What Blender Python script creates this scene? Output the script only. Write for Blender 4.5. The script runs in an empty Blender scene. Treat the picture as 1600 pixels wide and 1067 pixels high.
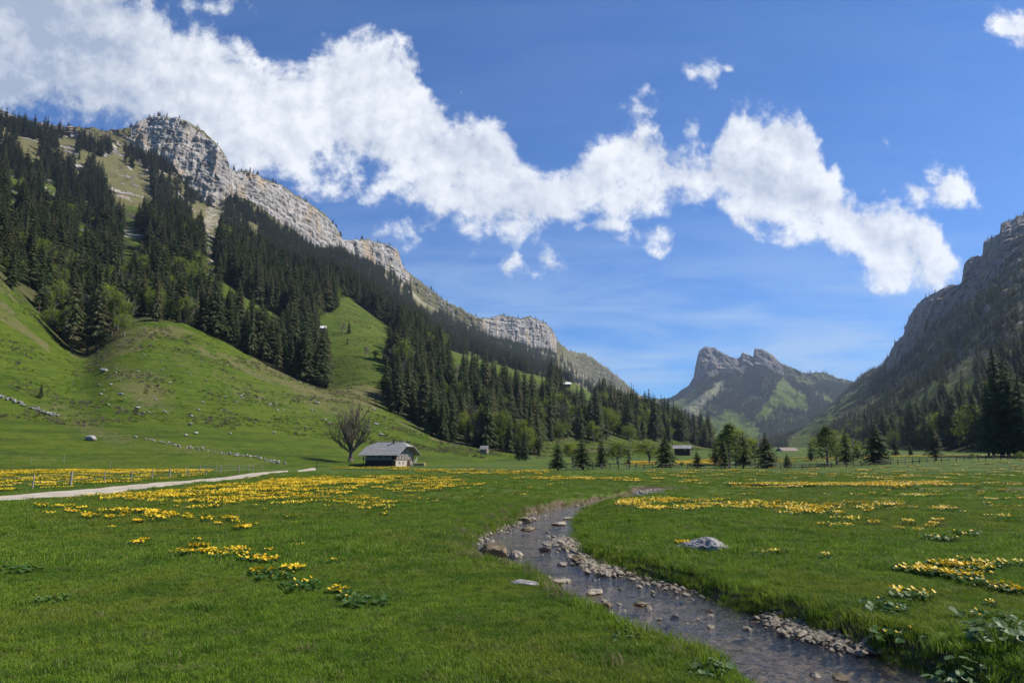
import bpy, math, random
import numpy as np
from math import radians, sin, cos, pi, atan, sqrt
random.seed(7); RNG = np.random.default_rng(11)
SC = bpy.context.scene
COL = SC.collection
# ------------------------------------------------------------------ camera, sky, sun, exposure
W, H, FP = 1600.0, 1067.0, 1067.0            # photograph size and focal length in its pixels
PITCH = math.atan((710 - 533.5) / FP)        # valley horizon lies at row 710
CAMH = 2.2
CP, SP = math.cos(PITCH), math.sin(PITCH)
cam_d = bpy.data.cameras.new('camera'); cam = bpy.data.objects.new('camera', cam_d); COL.objects.link(cam)
cam.location = (0, 0, CAMH); cam.rotation_euler = (pi / 2 + PITCH, 0, 0)
cam_d.sensor_fit = 'HORIZONTAL'; cam_d.sensor_width = 36; cam_d.lens = 36 * FP / W
cam_d.clip_start = 0.1; cam_d.clip_end = 30000
SC.camera = cam
SUN_EL, SUN_AZ = radians(47), radians(81)    # azimuth from +Y towards +X
sun_dir = np.array([sin(SUN_AZ) * cos(SUN_EL), cos(SUN_AZ) * cos(SUN_EL), sin(SUN_EL)])
sd = bpy.data.lights.new('sun', 'SUN'); sd.energy = 5.0; sd.angle = radians(0.53); sd.color = (1.0, 0.94, 0.85)
so = bpy.data.objects.new('sun', sd); COL.objects.link(so); so.rotation_euler = (pi / 2 - SUN_EL, 0, -SUN_AZ + pi)
so.rotation_euler = (0, 0, 0)
import mathutils
so.rotation_mode = 'QUATERNION'
so.rotation_quaternion = mathutils.Vector(tuple(sun_dir)).to_track_quat('Z', 'Y')
so.location = (200, 0, 400)
vs = SC.view_settings; vs.view_transform = 'Standard'; vs.look = 'None'; vs.exposure = 0.56; vs.gamma = 1.0
vs.use_curve_mapping = False
HAZE = 0.00005

class NT:
    """small helper for node trees"""
    def __init__(s, nt): s.nt = nt; s.n = nt.nodes; s.l = nt.links
    def new(s, typ, **kw):
        n = s.n.new(typ)
        for k, v in kw.items(): setattr(n, k, v)
        return n
    def put(s, sock, v):
        if v is None: return
        if isinstance(v, bpy.types.NodeSocket): s.l.new(v, sock)
        elif isinstance(v, (tuple, list)) and len(v) == 3 and sock.type == 'RGBA': sock.default_value = (*v, 1)
        else: sock.default_value = v
    def math(s, op, a, b=None, c=None, clamp=False):
        n = s.new('ShaderNodeMath', operation=op, use_clamp=clamp)
        s.put(n.inputs[0], a); s.put(n.inputs[1], b)
        if c is not None: s.put(n.inputs[2], c)
        return n.outputs[0]
    def vmath(s, op, a, b=None, scale=None):
        n = s.new('ShaderNodeVectorMath', operation=op)
        s.put(n.inputs[0], a)
        if b is not None: s.put(n.inputs[1], b)
        if scale is not None: s.put(n.inputs['Scale'], scale)
        return n.outputs[1] if op in ('LENGTH', 'DOT_PRODUCT', 'DISTANCE') else n.outputs[0]
    def mix(s, f, a, b, typ='MIX'):
        n = s.new('ShaderNodeMix', data_type='RGBA', blend_type=typ)
        s.put(n.inputs[0], f); s.put(n.inputs[6], a); s.put(n.inputs[7], b)
        return n.outputs[2]
    def noise(s, vec, scale, detail=4, rough=0.55, dist=0.0, out=0, lac=2.0):
        n = s.new('ShaderNodeTexNoise'); s.put(n.inputs['Vector'], vec)
        n.inputs['Scale'].default_value = scale; n.inputs['Detail'].default_value = detail
        n.inputs['Roughness'].default_value = rough; n.inputs['Distortion'].default_value = dist
        n.inputs['Lacunarity'].default_value = lac
        return n.outputs[out]
    def voro(s, vec, scale, feature='F1', out='Distance', rnd=1.0):
        n = s.new('ShaderNodeTexVoronoi', feature=feature); s.put(n.inputs['Vector'], vec)
        n.inputs['Scale'].default_value = scale; n.inputs['Randomness'].default_value = rnd
        return n.outputs[out]
    def ramp(s, v, a, b, lo=0.0, hi=1.0, smooth=True):
        n = s.new('ShaderNodeMapRange', interpolation_type='SMOOTHSTEP' if smooth else 'LINEAR')
        s.put(n.inputs[0], v)
        for i, x in zip((1, 2, 3, 4), (a, b, lo, hi)): s.put(n.inputs[i], x)
        return n.outputs[0]
    def attr(s, name, out='Fac'):
        return s.new('ShaderNodeAttribute', attribute_name=name).outputs[out]
    def pos(s): return s.new('ShaderNodeNewGeometry').outputs['Position']
    def scalev(s, v, x, y, z): return s.vmath('MULTIPLY', v, (x, y, z))
    def bump(s, h, strength=0.5, dist=0.1):
        n = s.new('ShaderNodeBump'); s.put(n.inputs['Height'], h)
        n.inputs['Strength'].default_value = strength; n.inputs['Distance'].default_value = dist
        return n.outputs[0]
    def curve(s, v, pts):
        n = s.new('ShaderNodeFloatCurve'); c = n.mapping.curves[0]
        n.mapping.extend = 'HORIZONTAL'
        while len(c.points) > 2: c.points.remove(c.points[1])
        c.points[0].location = pts[0]; c.points[1].location = pts[-1]
        for p in pts[1:-1]: c.points.new(*p)
        for p in c.points: p.handle_type = 'VECTOR'
        n.mapping.update(); s.put(n.inputs[1], v)
        return n.outputs[0]

# ---- world: Nishita sky with a band of cumulus (directions only, infinitely far away)
wd = bpy.data.worlds.new('World'); SC.world = wd; wd.use_nodes = True
N = NT(wd.node_tree); N.n.clear()
sky = N.new('ShaderNodeTexSky', sky_type='NISHITA'); sky.sun_disc = False
sky.sun_elevation = SUN_EL; sky.sun_rotation = SUN_AZ; sky.altitude = 1300; sky.air_density = 1.0; sky.dust_density = 0.35; sky.ozone_density = 2.2
gen = N.new('ShaderNodeTexCoord').outputs['Generated']
sx = N.new('ShaderNodeSeparateXYZ'); N.put(sx.inputs[0], gen)
dep = N.math('MAXIMUM', N.math('ADD', N.math('MULTIPLY', sx.outputs[1], CP), N.math('MULTIPLY', sx.outputs[2], SP)), 0.12)
ta = N.math('DIVIDE', sx.outputs[0], dep)
tb = N.math('DIVIDE', N.math('ADD', N.math('MULTIPLY', sx.outputs[1], -SP), N.math('MULTIPLY', sx.outputs[2], CP)), dep)
cv = N.new('ShaderNodeCombineXYZ'); N.put(cv.inputs[0], ta); N.put(cv.inputs[1], tb)
P0 = cv.outputs[0]
# large warp makes the outline billow
wv = N.vmath('SUBTRACT', N.noise(P0, 9.0, 3, 0.55, out=1), (0.5, 0.5, 0.5))
P1 = N.vmath('ADD', P0, N.vmath('SCALE', wv, scale=0.055))
s1 = N.new('ShaderNodeSeparateXYZ'); N.put(s1.inputs[0], P1)
cx01 = N.math('MULTIPLY_ADD', s1.outputs[0], FP / 2000, 1000 / 2000)
def cpt(L): return [((x + 200) / 2000, (1100 - y) / 1200) for x, y in L]
top = cpt([(-200, -90), (150, -60), (250, 0), (330, 22), (400, 70), (470, 88), (520, 60), (570, 62), (610, 48), (650, 68), (672, 120), (700, 168), (760, 172), (795, 205), (820, 262), (858, 275),
           (880, 250), (925, 222), (950, 190), (965, 158), (1005, 142), (1032, 168), (1048, 215)])
top2 = cpt([(1000, 142), (1032, 168), (1048, 215), (1085, 236), (1118, 222), (1142, 168), (1200, 160), (1255, 185), (1300, 232), (1292, 262), (1340, 292), (1400, 305), (1450, 330), (1470, 352), (1490, 395), (1515, 425), (1530, 470), (1800, 560)])
bot = cpt([(-200, 190), (100, 205), (250, 215), (340, 262), (420, 270), (480, 290), (540, 305), (600, 322), (660, 338), (700, 350), (745, 385), (790, 398), (835, 378), (870, 352), (930, 358),
           (960, 352), (1050, 352)])
bot2 = cpt([(1000, 352), (1090, 345), (1130, 352), (1190, 385), (1260, 398), (1320, 405), (1345, 440), (1380, 478), (1420, 462), (1450, 448), (1500, 442), (1525, 430), (1800, 420)])
sel = N.math('GREATER_THAN', cx01, (1020 + 200) / 2000)
def pick(A, B):
    a = N.curve(cx01, A); b = N.curve(cx01, B)
    return N.math('ADD', N.math('MULTIPLY', a, N.math('SUBTRACT', 1.0, sel)), N.math('MULTIPLY', b, sel))
T = pick(top, top2); B = pick(bot, bot2)
yy = N.math('MULTIPLY_ADD', s1.outputs[1], FP / 1200, (1100 - 533.5) / 1200)
dT = N.math('SUBTRACT', T, yy); dB = N.math('SUBTRACT', yy, B)
edge = N.math('MINIMUM', N.math('MULTIPLY', dT, 1.0), N.math('MULTIPLY', dB, 0.72))
core = N.math('MINIMUM', N.math('MULTIPLY', edge, 18.0), 1.12)
def blob(px, py, rx, ry, w=0.75):
    c = ((px - 800) / FP, (533.5 - py) / FP, 0)
    d = N.vmath('LENGTH', N.vmath('MULTIPLY', N.vmath('SUBTRACT', P1, c), (FP / rx, FP / ry, 0)))
    return N.math('MULTIPLY', N.math('SUBTRACT', 1.0, d), w)
bl = None
for b in [(1580, 48, 62, 46, 1.0), (1484, 290, 38, 34, .7), (1100, 106, 28, 20, .5), (1135, 97, 14, 10, .45), (795, 418, 30, 20, .5), (858, 410, 26, 24, .4), (1040, 360, 22, 20, .35),
          (1080, 200, 16, 34, .4), (1400, 235, 14, 12, .35), (1440, 300, 26, 24, .4), (650, 362, 40, 20, .4), (330, 8, 60, 16, .4), (940, 355, 60, 22, .5)]:
    v = blob(*b); bl = v if bl is None else N.math('MAXIMUM', bl, v)
core = N.math('MAXIMUM', core, N.math('MINIMUM', bl, 0.7))
def dens(P, det):
    f1 = N.noise(P, 5.5, det, 0.60, 0.12)
    f2 = N.noise(N.vmath('ADD', P, (3.1, 1.7, 0)), 17.0, 8, 0.64, 0.15)
    return N.math('ADD', N.math('MULTIPLY', N.math('SUBTRACT', f1, 0.5), 2.6), N.math('MULTIPLY', N.math('SUBTRACT', f2, 0.5), 2.5))
fb = dens(P0, 7)
# the crest side is crisp, the lower side wispy
den = N.math('ADD', core, fb)
alpha = N.ramp(den, -0.06, 0.58)
fbs = dens(N.vmath('ADD', P0, (0.016, 0.02, 0)), 5)
rel = N.math('SUBTRACT', fb, fbs)  # cloud relief: side towards the sun painted lighter
thick = N.ramp(den, 0.3, 2.0)
lowf = N.noise(N.vmath('ADD', P0, (7, 2, 0)), 3.2, 3, 0.5)
lum = N.math('ADD', N.math('MULTIPLY_ADD', rel, 0.42, 0.79), N.math('MULTIPLY', N.math('SUBTRACT', lowf, 0.5), 0.5))
leftd = N.ramp(ta, -0.78, -0.28, -0.36, 0.0)
under = N.math('MULTIPLY', N.ramp(dB, 0.0, 0.10, 1.0, 0.0), -0.10)  # shaded undersides of thick cloud, painted into its brightness
lum = N.math('ADD', N.math('ADD', lum, leftd), N.math('MULTIPLY', under, thick))
lum = N.math('ADD', lum, N.math('MULTIPLY', N.math('SUBTRACT', N.noise(P0, 8.0, 5, 0.5), 0.5), 0.26))
lum = N.math('MINIMUM', N.math('MAXIMUM', lum, 0.30), 1.0)
cc = N.mix(N.ramp(lum, 0.34, 0.98, smooth=False), (0.36, 0.43, 0.56), (0.90, 0.92, 0.95))
cc = N.vmath('SCALE', cc, scale=7.6)
# thin cirrus veil low in the sky and faint streaks
cir = N.noise(N.scalev(P0, 1.6, 9.0, 1), 2.2, 6, 0.6, 0.5)
lowsky = N.ramp(tb, 0.24, -0.06)
cirm = N.math('MULTIPLY', N.ramp(cir, 0.30, 0.68), N.math('MULTIPLY_ADD', lowsky, 0.72, 0.05))
tint = N.mix(1.0, sky.outputs[0], (0.22, 0.56, 0.96), 'MULTIPLY')
base = N.mix(cirm, tint, (3.1, 4.3, 6.0))
infront = N.math('GREATER_THAN', sx.outputs[1], 0.05)
res = N.mix(N.math('MULTIPLY', N.math('MULTIPLY', alpha, 0.97), infront), base, cc)
bg = N.new('ShaderNodeBackground'); N.put(bg.inputs[0], res); bg.inputs[1].default_value = 0.1
wo = N.new('ShaderNodeOutputWorld'); N.l.new(bg.outputs[0], wo.inputs[0])
wd.cycles.sampling_method = 'MANUAL'; wd.cycles.sample_map_resolution = 512

# ------------------------------------------------------------------ projection helpers
def proj(X, Y, Z):
    d = Y * CP + (Z - CAMH) * SP
    v = -Y * SP + (Z - CAMH) * CP
    d = np.where(np.abs(d) < 1e-6, 1e-6, d)
    return 800 + FP * X / d, 533.5 - FP * v / d, d
def at(px, py, Y):
    cx, cy = (px - 800) / FP, (533.5 - py) / FP
    k = Y / (CP - SP * cy)
    return cx * k, Y, CAMH + (SP + CP * cy) * k
def on_plane(px, py, z=0.0):
    cx, cy = (px - 800) / FP, (533.5 - py) / FP
    k = (z - CAMH) / (SP + CP * cy)
    return cx * k, (CP - SP * cy) * k
def inpoly(px, py, poly):
    r = np.zeros(px.shape, bool); n = len(poly)
    for i in range(n):
        x0, y0 = poly[i]; x1, y1 = poly[(i + 1) % n]
        if y0 == y1: continue
        c = ((y0 > py) != (y1 > py)) & (px < (x1 - x0) * (py - y0) / (y1 - y0) + x0)
        r ^= c
    return r
# ------------------------------------------------------------------ numpy noise
LAT = RNG.random((64, 64, 64)).astype(np.float32)
def vn(x, y, z=0.0):
    x = np.asarray(x, np.float64); y = np.asarray(y, np.float64); z = np.asarray(z, np.float64) + np.zeros_like(x)
    xi = np.floor(x).astype(np.int64); yi = np.floor(y).astype(np.int64); zi = np.floor(z).astype(np.int64)
    fx, fy, fz = x - xi, y - yi, z - zi
    fx = fx * fx * (3 - 2 * fx); fy = fy * fy * (3 - 2 * fy); fz = fz * fz * (3 - 2 * fz)
    g = lambda a, b, c: LAT[(xi + a) & 63, (yi + b) & 63, (zi + c) & 63]
    r = 0
    for a, wa in ((0, 1 - fx), (1, fx)):
        for b, wb in ((0, 1 - fy), (1, fy)):
            r = r + wa * wb * (g(a, b, 0) * (1 - fz) + g(a, b, 1) * fz)
    return r * 2 - 1
def fbm(x, y, z=0.0, oct=4, gain=0.5):
    s = 0; a = 1; t = 0
    for i in range(oct):
        f = 2.03 ** i
        s = s + a * vn(x * f + 17.3 * i, y * f + 5.1 * i, z * f + 3.7 * i); t += a; a *= gain
    return s / t
def ridged(x, y, z=0.0, oct=4, gain=0.55):
    s = 0; a = 1; t = 0
    for i in range(oct):
        f = 2.07 ** i
        s = s + a * (1 - np.abs(vn(x * f + 9.3 * i, y * f + 2.1 * i, z * f + 7.7 * i)) * 2); t += a; a *= gain
    return s / t
def sstep(a, b, x):
    t = np.clip((x - a) / (b - a), 0, 1); return t * t * (3 - 2 * t)
# ------------------------------------------------------------------ object helpers
def tag(o, label=None, cat=None, group=None, kind=None):
    if label: o['label'] = label
    if cat: o['category'] = cat
    if group: o['group'] = group
    if kind: o['kind'] = kind
    return o
def mesh_np(name, V, Q=None, T=None, mats=(), smooth=True, attrs=None, mi=None, link=True, parent=None):
    me = bpy.data.meshes.new(name)
    V = np.ascontiguousarray(V, np.float32)
    me.vertices.add(len(V)); me.vertices.foreach_set('co', V.ravel())
    lv = []; ls = []; st = 0
    if T is not None and len(T):
        T = np.asarray(T, np.int32); lv.append(T.ravel()); ls.append(np.arange(len(T)) * 3 + st); st += T.size
    if Q is not None and len(Q):
        Q = np.asarray(Q, np.int32); lv.append(Q.ravel()); ls.append(np.arange(len(Q)) * 4 + st); st += Q.size
    if lv:
        lv = np.concatenate(lv).astype(np.int32); ls = np.concatenate(ls).astype(np.int32)
        me.loops.add(len(lv)); me.loops.foreach_set('vertex_index', lv)
        me.polygons.add(len(ls)); me.polygons.foreach_set('loop_start', ls)
        me.polygons.foreach_set('use_smooth', np.full(len(ls), smooth, bool))
        if mi is not None: me.polygons.foreach_set('material_index', np.asarray(mi, np.int32))
    if attrs:
        for k, a in attrs.items():
            at_ = me.attributes.new(k, 'FLOAT', 'POINT'); at_.data.foreach_set('value', np.ascontiguousarray(a, np.float32).ravel())
    me.update(calc_edges=True)
    for m in mats: me.materials.append(m)
    o = bpy.data.objects.new(name, me)
    if link: COL.objects.link(o)
    if parent is not None: o.parent = parent
    return o
def grid_faces(nr, nc):
    a = (np.arange(nr - 1)[:, None] * nc + np.arange(nc - 1)[None, :]).ravel()
    return np.stack([a, a + 1, a + nc + 1, a + nc], 1)
class MB:
    """collects verts / faces, then links them as one mesh object"""
    def __init__(s): s.v = []; s.f = []; s.m = []
    def face(s, pts, m=0):
        n = len(s.v); s.v.extend([tuple(p) for p in pts]); s.f.append(tuple(range(n, n + len(pts)))); s.m.append(m)
    def box(s, c, d, rz=0, m=0, taper=1.0, ry=0.0):
        cx, cy, cz = c; dx, dy, dz = d[0] / 2, d[1] / 2, d[2] / 2; n = len(s.v)
        for sz in (-1, 1):
            k = taper if sz > 0 else 1.0
            for sx_, sy_ in ((-1, -1), (1, -1), (1, 1), (-1, 1)):
                x, y, z = sx_ * dx * k, sy_ * dy * k, sz * dz
                x, z = x * cos(ry) + z * sin(ry), -x * sin(ry) + z * cos(ry)
                s.v.append((cx + x * cos(rz) - y * sin(rz), cy + x * sin(rz) + y * cos(rz), cz + z))
        for q in ((0, 3, 2, 1), (4, 5, 6, 7), (0, 1, 5, 4), (1, 2, 6, 5), (2, 3, 7, 6), (3, 0, 4, 7)):
            s.f.append(tuple(n + i for i in q)); s.m.append(m)
    def tube(s, p0, p1, r0, r1, k=6, m=0):
        p0 = mathutils.Vector(p0); p1 = mathutils.Vector(p1); d = (p1 - p0)
        if d.length < 1e-6: return
        d.normalize(); u = d.orthogonal().normalized(); w = d.cross(u); n = len(s.v)
        for p, r in ((p0, r0), (p1, r1)):
            for i in range(k):
                a = 2 * pi * i / k; s.v.append(tuple(p + u * (cos(a) * r) + w * (sin(a) * r)))
        for i in range(k):
            j = (i + 1) % k; s.f.append((n + i, n + j, n + k + j, n + k + i)); s.m.append(m)
        s.f.append(tuple(n + k + i for i in range(k))); s.m.append(m)
    def build(s, name, mats, parent=None, link=True, smooth=False):
        me = bpy.data.meshes.new(name); me.from_pydata(s.v, [], s.f)
        for mm in (mats if isinstance(mats, (list, tuple)) else [mats]): me.materials.append(mm)
        me.polygons.foreach_set('material_index', s.m)
        me.polygons.foreach_set('use_smooth', [smooth] * len(s.f)); me.update()
        o = bpy.data.objects.new(name, me)
        if link: COL.objects.link(o)
        if parent is not None: o.parent = parent
        return o
def empty(name, loc, rz=0.0):
    o = bpy.data.objects.new(name, None); COL.objects.link(o); o.location = loc; o.rotation_euler = (0, 0, rz)
    o.empty_display_size = 0.3
    return o
# ------------------------------------------------------------------ materials
def material(name):
    m = bpy.data.materials.new(name); m.use_nodes = True; n = NT(m.node_tree); n.n.clear()
    out = n.new('ShaderNodeOutputMaterial'); return m, n, out
def principled(n, out, col, rough=0.8, normal=None, spec=0.3, link=True):
    b = n.new('ShaderNodeBsdfPrincipled'); n.put(b.inputs['Base Color'], col); n.put(b.inputs['Roughness'], rough)
    b.inputs['Specular IOR Level'].default_value = spec
    if normal is not None: n.put(b.inputs['Normal'], normal)
    if link: n.l.new(b.outputs[0], out.inputs[0])
    return b.outputs[0]
def simple(name, col, col2=None, scale=5.0, rough=0.8, bump=0.0, bd=0.02, vecscale=(1, 1, 1), spec=0.25, objco=True):
    m, n, out = material(name)
    v = n.new('ShaderNodeTexCoord').outputs['Object'] if objco else n.pos()
    v = n.scalev(v, *vecscale); f = n.noise(v, scale, 5, 0.6)
    c = n.mix(n.ramp(f, 0.35, 0.65), col, col2 or tuple(x * 0.65 for x in col))
    principled(n, out, c, rough, n.bump(f, bump, bd) if bump else None, spec)
    return m
def leafy(name, cols, trans=0.3, rough=0.6, posvar=None, spec=0.2):
    """foliage: colour varies per instance and per place"""
    m, n, out = material(name)
    r = n.new('ShaderNodeObjectInfo').outputs['Random']
    c = n.mix(r, cols[0], cols[1])
    f = n.noise(n.pos(), posvar or 0.6, 4, 0.6)
    c = n.mix(n.ramp(f, 0.35, 0.68), c, cols[2])
    b = principled(n, out, c, rough, None, spec, link=False)
    t = n.new('ShaderNodeBsdfTranslucent'); n.put(t.inputs[0], c)
    mx = n.new('ShaderNodeMixShader'); mx.inputs[0].default_value = trans
    n.l.new(b, mx.inputs[1]); n.l.new(t.outputs[0], mx.inputs[2]); n.l.new(mx.outputs[0], out.inputs[0])
    return m
def grass_colour(n, P):
    big = n.noise(P, 0.035, 4, 0.6); mid = n.noise(P, 0.35, 5, 0.6); fine = n.noise(P, 3.5, 6, 0.7)
    str_ = n.noise(n.scalev(P, 0.10, 0.10, 1.9), 0.55, 6, 0.7)
    c = n.mix(n.ramp(big, 0.38, 0.62), (0.050, 0.092, 0.006), (0.074, 0.110, 0.008))
    c = n.mix(n.ramp(mid, 0.40, 0.66, 0, 0.75), c, (0.104, 0.126, 0.012))
    c = n.mix(n.ramp(str_, 0.46, 0.62, 0, 0.75), c, (0.036, 0.062, 0.007))
    c = n.mix(n.ramp(fine, 0.45, 0.75, 0, 0.6), c, (0.034, 0.056, 0.010))
    return c, big, mid, fine
# rock, scree, forest floor and alpine grass share one terrain material
def terrain_material(name, haze_rock=(0.30, 0.275, 0.245)):  # the colour argument is the bare rock's own base tone
    m, n, out = material(name)
    P = n.pos(); g, big, mid, fine = grass_colour(n, P)
    far = n.noise(P, 0.02, 6, 0.65); pat = n.noise(P, 0.09, 6, 0.68)
    dry = n.attr('dry')
    dfac = n.math('MULTIPLY', n.ramp(n.math('ADD', n.math('ADD', n.math('MULTIPLY', pat, 0.5), n.math('MULTIPLY', n.noise(P, 0.6, 6, 0.75), 0.8)), n.math('MULTIPLY', dry, 0.7)), 0.76, 1.08), 0.8)
    c = n.mix(dfac, g, (0.135, 0.115, 0.055))
    spk = n.noise(P, 0.9, 5, 0.75)
    c = n.mix(n.math('MULTIPLY', n.ramp(spk, 0.52, 0.70), 0.5), c, (0.11, 0.10, 0.04))
    fl = n.attr('forest')
    c = n.mix(n.math('MULTIPLY', fl, 0.85), c, n.mix(n.ramp(pat, 0.4, 0.6), (0.035, 0.040, 0.015), (0.07, 0.062, 0.035)))
    # rock : strata lines + stains
    Ps = n.scalev(P, 0.25, 0.25, 1.0)
    strata = n.noise(n.vmath('ADD', Ps, n.vmath('SCALE', n.noise(P, 0.02, 3, out=1), scale=9.0)), 0.16, 7, 0.72)
    vert = n.noise(n.scalev(P, 1, 1, 0.16), 0.09, 7, 0.7)
    ora = n.noise(n.scalev(P, 1, 1, 0.5), 0.02, 5, 0.6)
    rc = n.mix(n.ramp(strata, 0.40, 0.60), tuple(x * 0.40 for x in haze_rock), haze_rock)
    rc = n.mix(n.ramp(vert, 0.50, 0.70, 0, 0.8), rc, tuple(x * 1.45 for x in haze_rock))
    rc = n.mix(n.ramp(ora, 0.52, 0.66, 0, 0.65), rc, (0.42, 0.30, 0.17))
    rc = n.mix(n.ramp(n.noise(P, 0.06, 8, 0.75), 0.52, 0.62, 0, 0.8), rc, (0.06, 0.062, 0.045))
    rm = n.attr('rock')
    rf = n.ramp(n.math('ADD', rm, n.math('MULTIPLY', n.math('SUBTRACT', n.noise(P, 0.05, 7, 0.7), 0.5), 1.3)), 0.45, 0.58)
    c = n.mix(rf, c, rc)
    sc = n.attr('scree')
    sf = n.ramp(n.math('ADD', sc, n.math('MULTIPLY', n.math('SUBTRACT', n.noise(P, 0.13, 7, 0.7), 0.5), 1.2)), 0.42, 0.6)
    c = n.mix(sf, c, n.mix(n.ramp(n.noise(P, 0.5, 6, 0.7), 0.4, 0.6), (0.22, 0.20, 0.14), (0.34, 0.30, 0.24)))
    hh = n.math('ADD', n.math('MULTIPLY', n.math('MULTIPLY', n.math('ADD', strata, vert), 5.0), rf), n.math('MULTIPLY', n.math('ADD', n.noise(P, 0.5, 6, 0.7), n.math('MULTIPLY', fine, 0.25)), 0.7))
    hh = n.math('ADD', hh, n.math('MULTIPLY', n.noise(n.scalev(P, 0.1, 0.1, 1.9), 0.55, 5, 0.7), 0.9))
    principled(n, out, c, 0.95, n.bump(hh, 0.95, 1.0), 0.1)
    return m
# ================================================================== THE SETTING
WATER_Z = -0.34
def smooth_poly(P, it=3):
    P = np.array(P, float)
    for _ in range(it):
        Q = [P[0]]
        for a, b in zip(P[:-1], P[1:]): Q += [a * .75 + b * .25, a * .25 + b * .75]
        Q.append(P[-1]); P = np.array(Q)
    return P
LB = [(1165, 1067), (1100, 1046), (1000, 1012), (960, 987), (905, 960), (872, 936), (850, 916), (826, 903), (780, 893), (735, 886), (722, 868), (740, 842), (790, 820), (836, 800), (900, 789), (975, 779), (990, 771), (982, 766)]
RB = [(1520, 1067), (1430, 1040), (1350, 1012), (1200, 962), (1130, 942), (1100, 927), (1020, 902), (960, 887), (922, 868), (905, 850), (900, 830), (905, 812), (930, 796), (985, 785), (1030, 776), (1068, 768), (1075, 764)]
LBw = [on_plane(x, y, WATER_Z) for x, y in LB]; RBw = [on_plane(x, y, WATER_Z) for x, y in RB]
LBw = [(3.6, -9.0), (3.1, 1.0), (2.35, 3.6)] + LBw; RBw = [(7.5, -9.0), (6.3, 1.0), (4.9, 3.9)] + RBw
# past the last visible bend the stream leaves to the right behind its own bank
LBw += [(LBw[-1][0] + 2.5, LBw[-1][1] + 2.2), (22, 45.5), (60, 55)]
RBw += [(RBw[-1][0] + 4.0, RBw[-1][1] - 0.4), (27, 42.0), (62, 50)]
LBs, RBs = smooth_poly(LBw), smooth_poly(RBw)
WPOLY = np.concatenate([LBs, RBs[::-1]])
def seg_dist(x, y, P):
    d = np.full(x.shape, 1e9)
    for a, b in zip(P[:-1], P[1:]):
        ab = b - a; L = (ab ** 2).sum() + 1e-12
        t = np.clip(((x - a[0]) * ab[0] + (y - a[1]) * ab[1]) / L, 0, 1)
        d = np.minimum(d, np.hypot(x - a[0] - t * ab[0], y - a[1] - t * ab[1]))
    return d
def stream_sd(x, y):
    """signed distance to the water's edge (negative in the water), and the side"""
    x = np.asarray(x, float); y = np.asarray(y, float)
    sd_ = np.full(x.shape, 99.0); side = np.ones(x.shape)
    m = (y < 62) & (y > -12) & (x > -12) & (x < 66)
    if m.any():
        xm, ym = x[m], y[m]
        wob = 0.10 * fbm(xm * 1.3, ym * 1.3, 3.0, 3)
        dl, dr = seg_dist(xm, ym, LBs), seg_dist(xm, ym, RBs)
        ins = inpoly(xm, ym, WPOLY); d = np.minimum(dl, dr)
        sd_[m] = np.where(ins, -d, d) + wob; side[m] = np.where(dl < dr, -1, 1)
    return sd_, side
def ground_h(x, y, detail=True):
    x = np.asarray(x, float); y = np.asarray(y, float)
    r = np.hypot(x, y)
    h = 0.22 * fbm(x / 16, y / 16, 1.5, 3) + 0.05 * fbm(x / 2.2, y / 2.2, 4.5, 3) * (r < 90)
    h = h * sstep(3, 14, r)
    if detail: h = h + 0.02 * fbm(x * 2.2, y * 2.2, 9.1, 3) * (r < 50)
    h = h + 0.012 * np.maximum(y - 125, 0) - 0.0
    h = h + 1.3 * sstep(40, 95, x) * sstep(70, 125, y)
    s, side = stream_sd(x, y)
    wr = np.where(side > 0, 0.42, 0.38) * (1 + 0.55 * fbm(x * 0.6, y * 0.6, 20.0, 2))
    bank = sstep(0, 1, np.clip(s / wr, 0, 1)) ** 0.8
    hb = WATER_Z - 0.03 + (h - WATER_Z + 0.03) * bank
    bed = WATER_Z - 0.02 - 0.16 * sstep(0, 0.7, -s) + 0.05 * fbm(x * 1.1, y * 1.1, 2.2, 4) + 0.02 * fbm(x * 5, y * 5, 2.2, 2)
    return np.where(s > 0, hb, bed)

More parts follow.
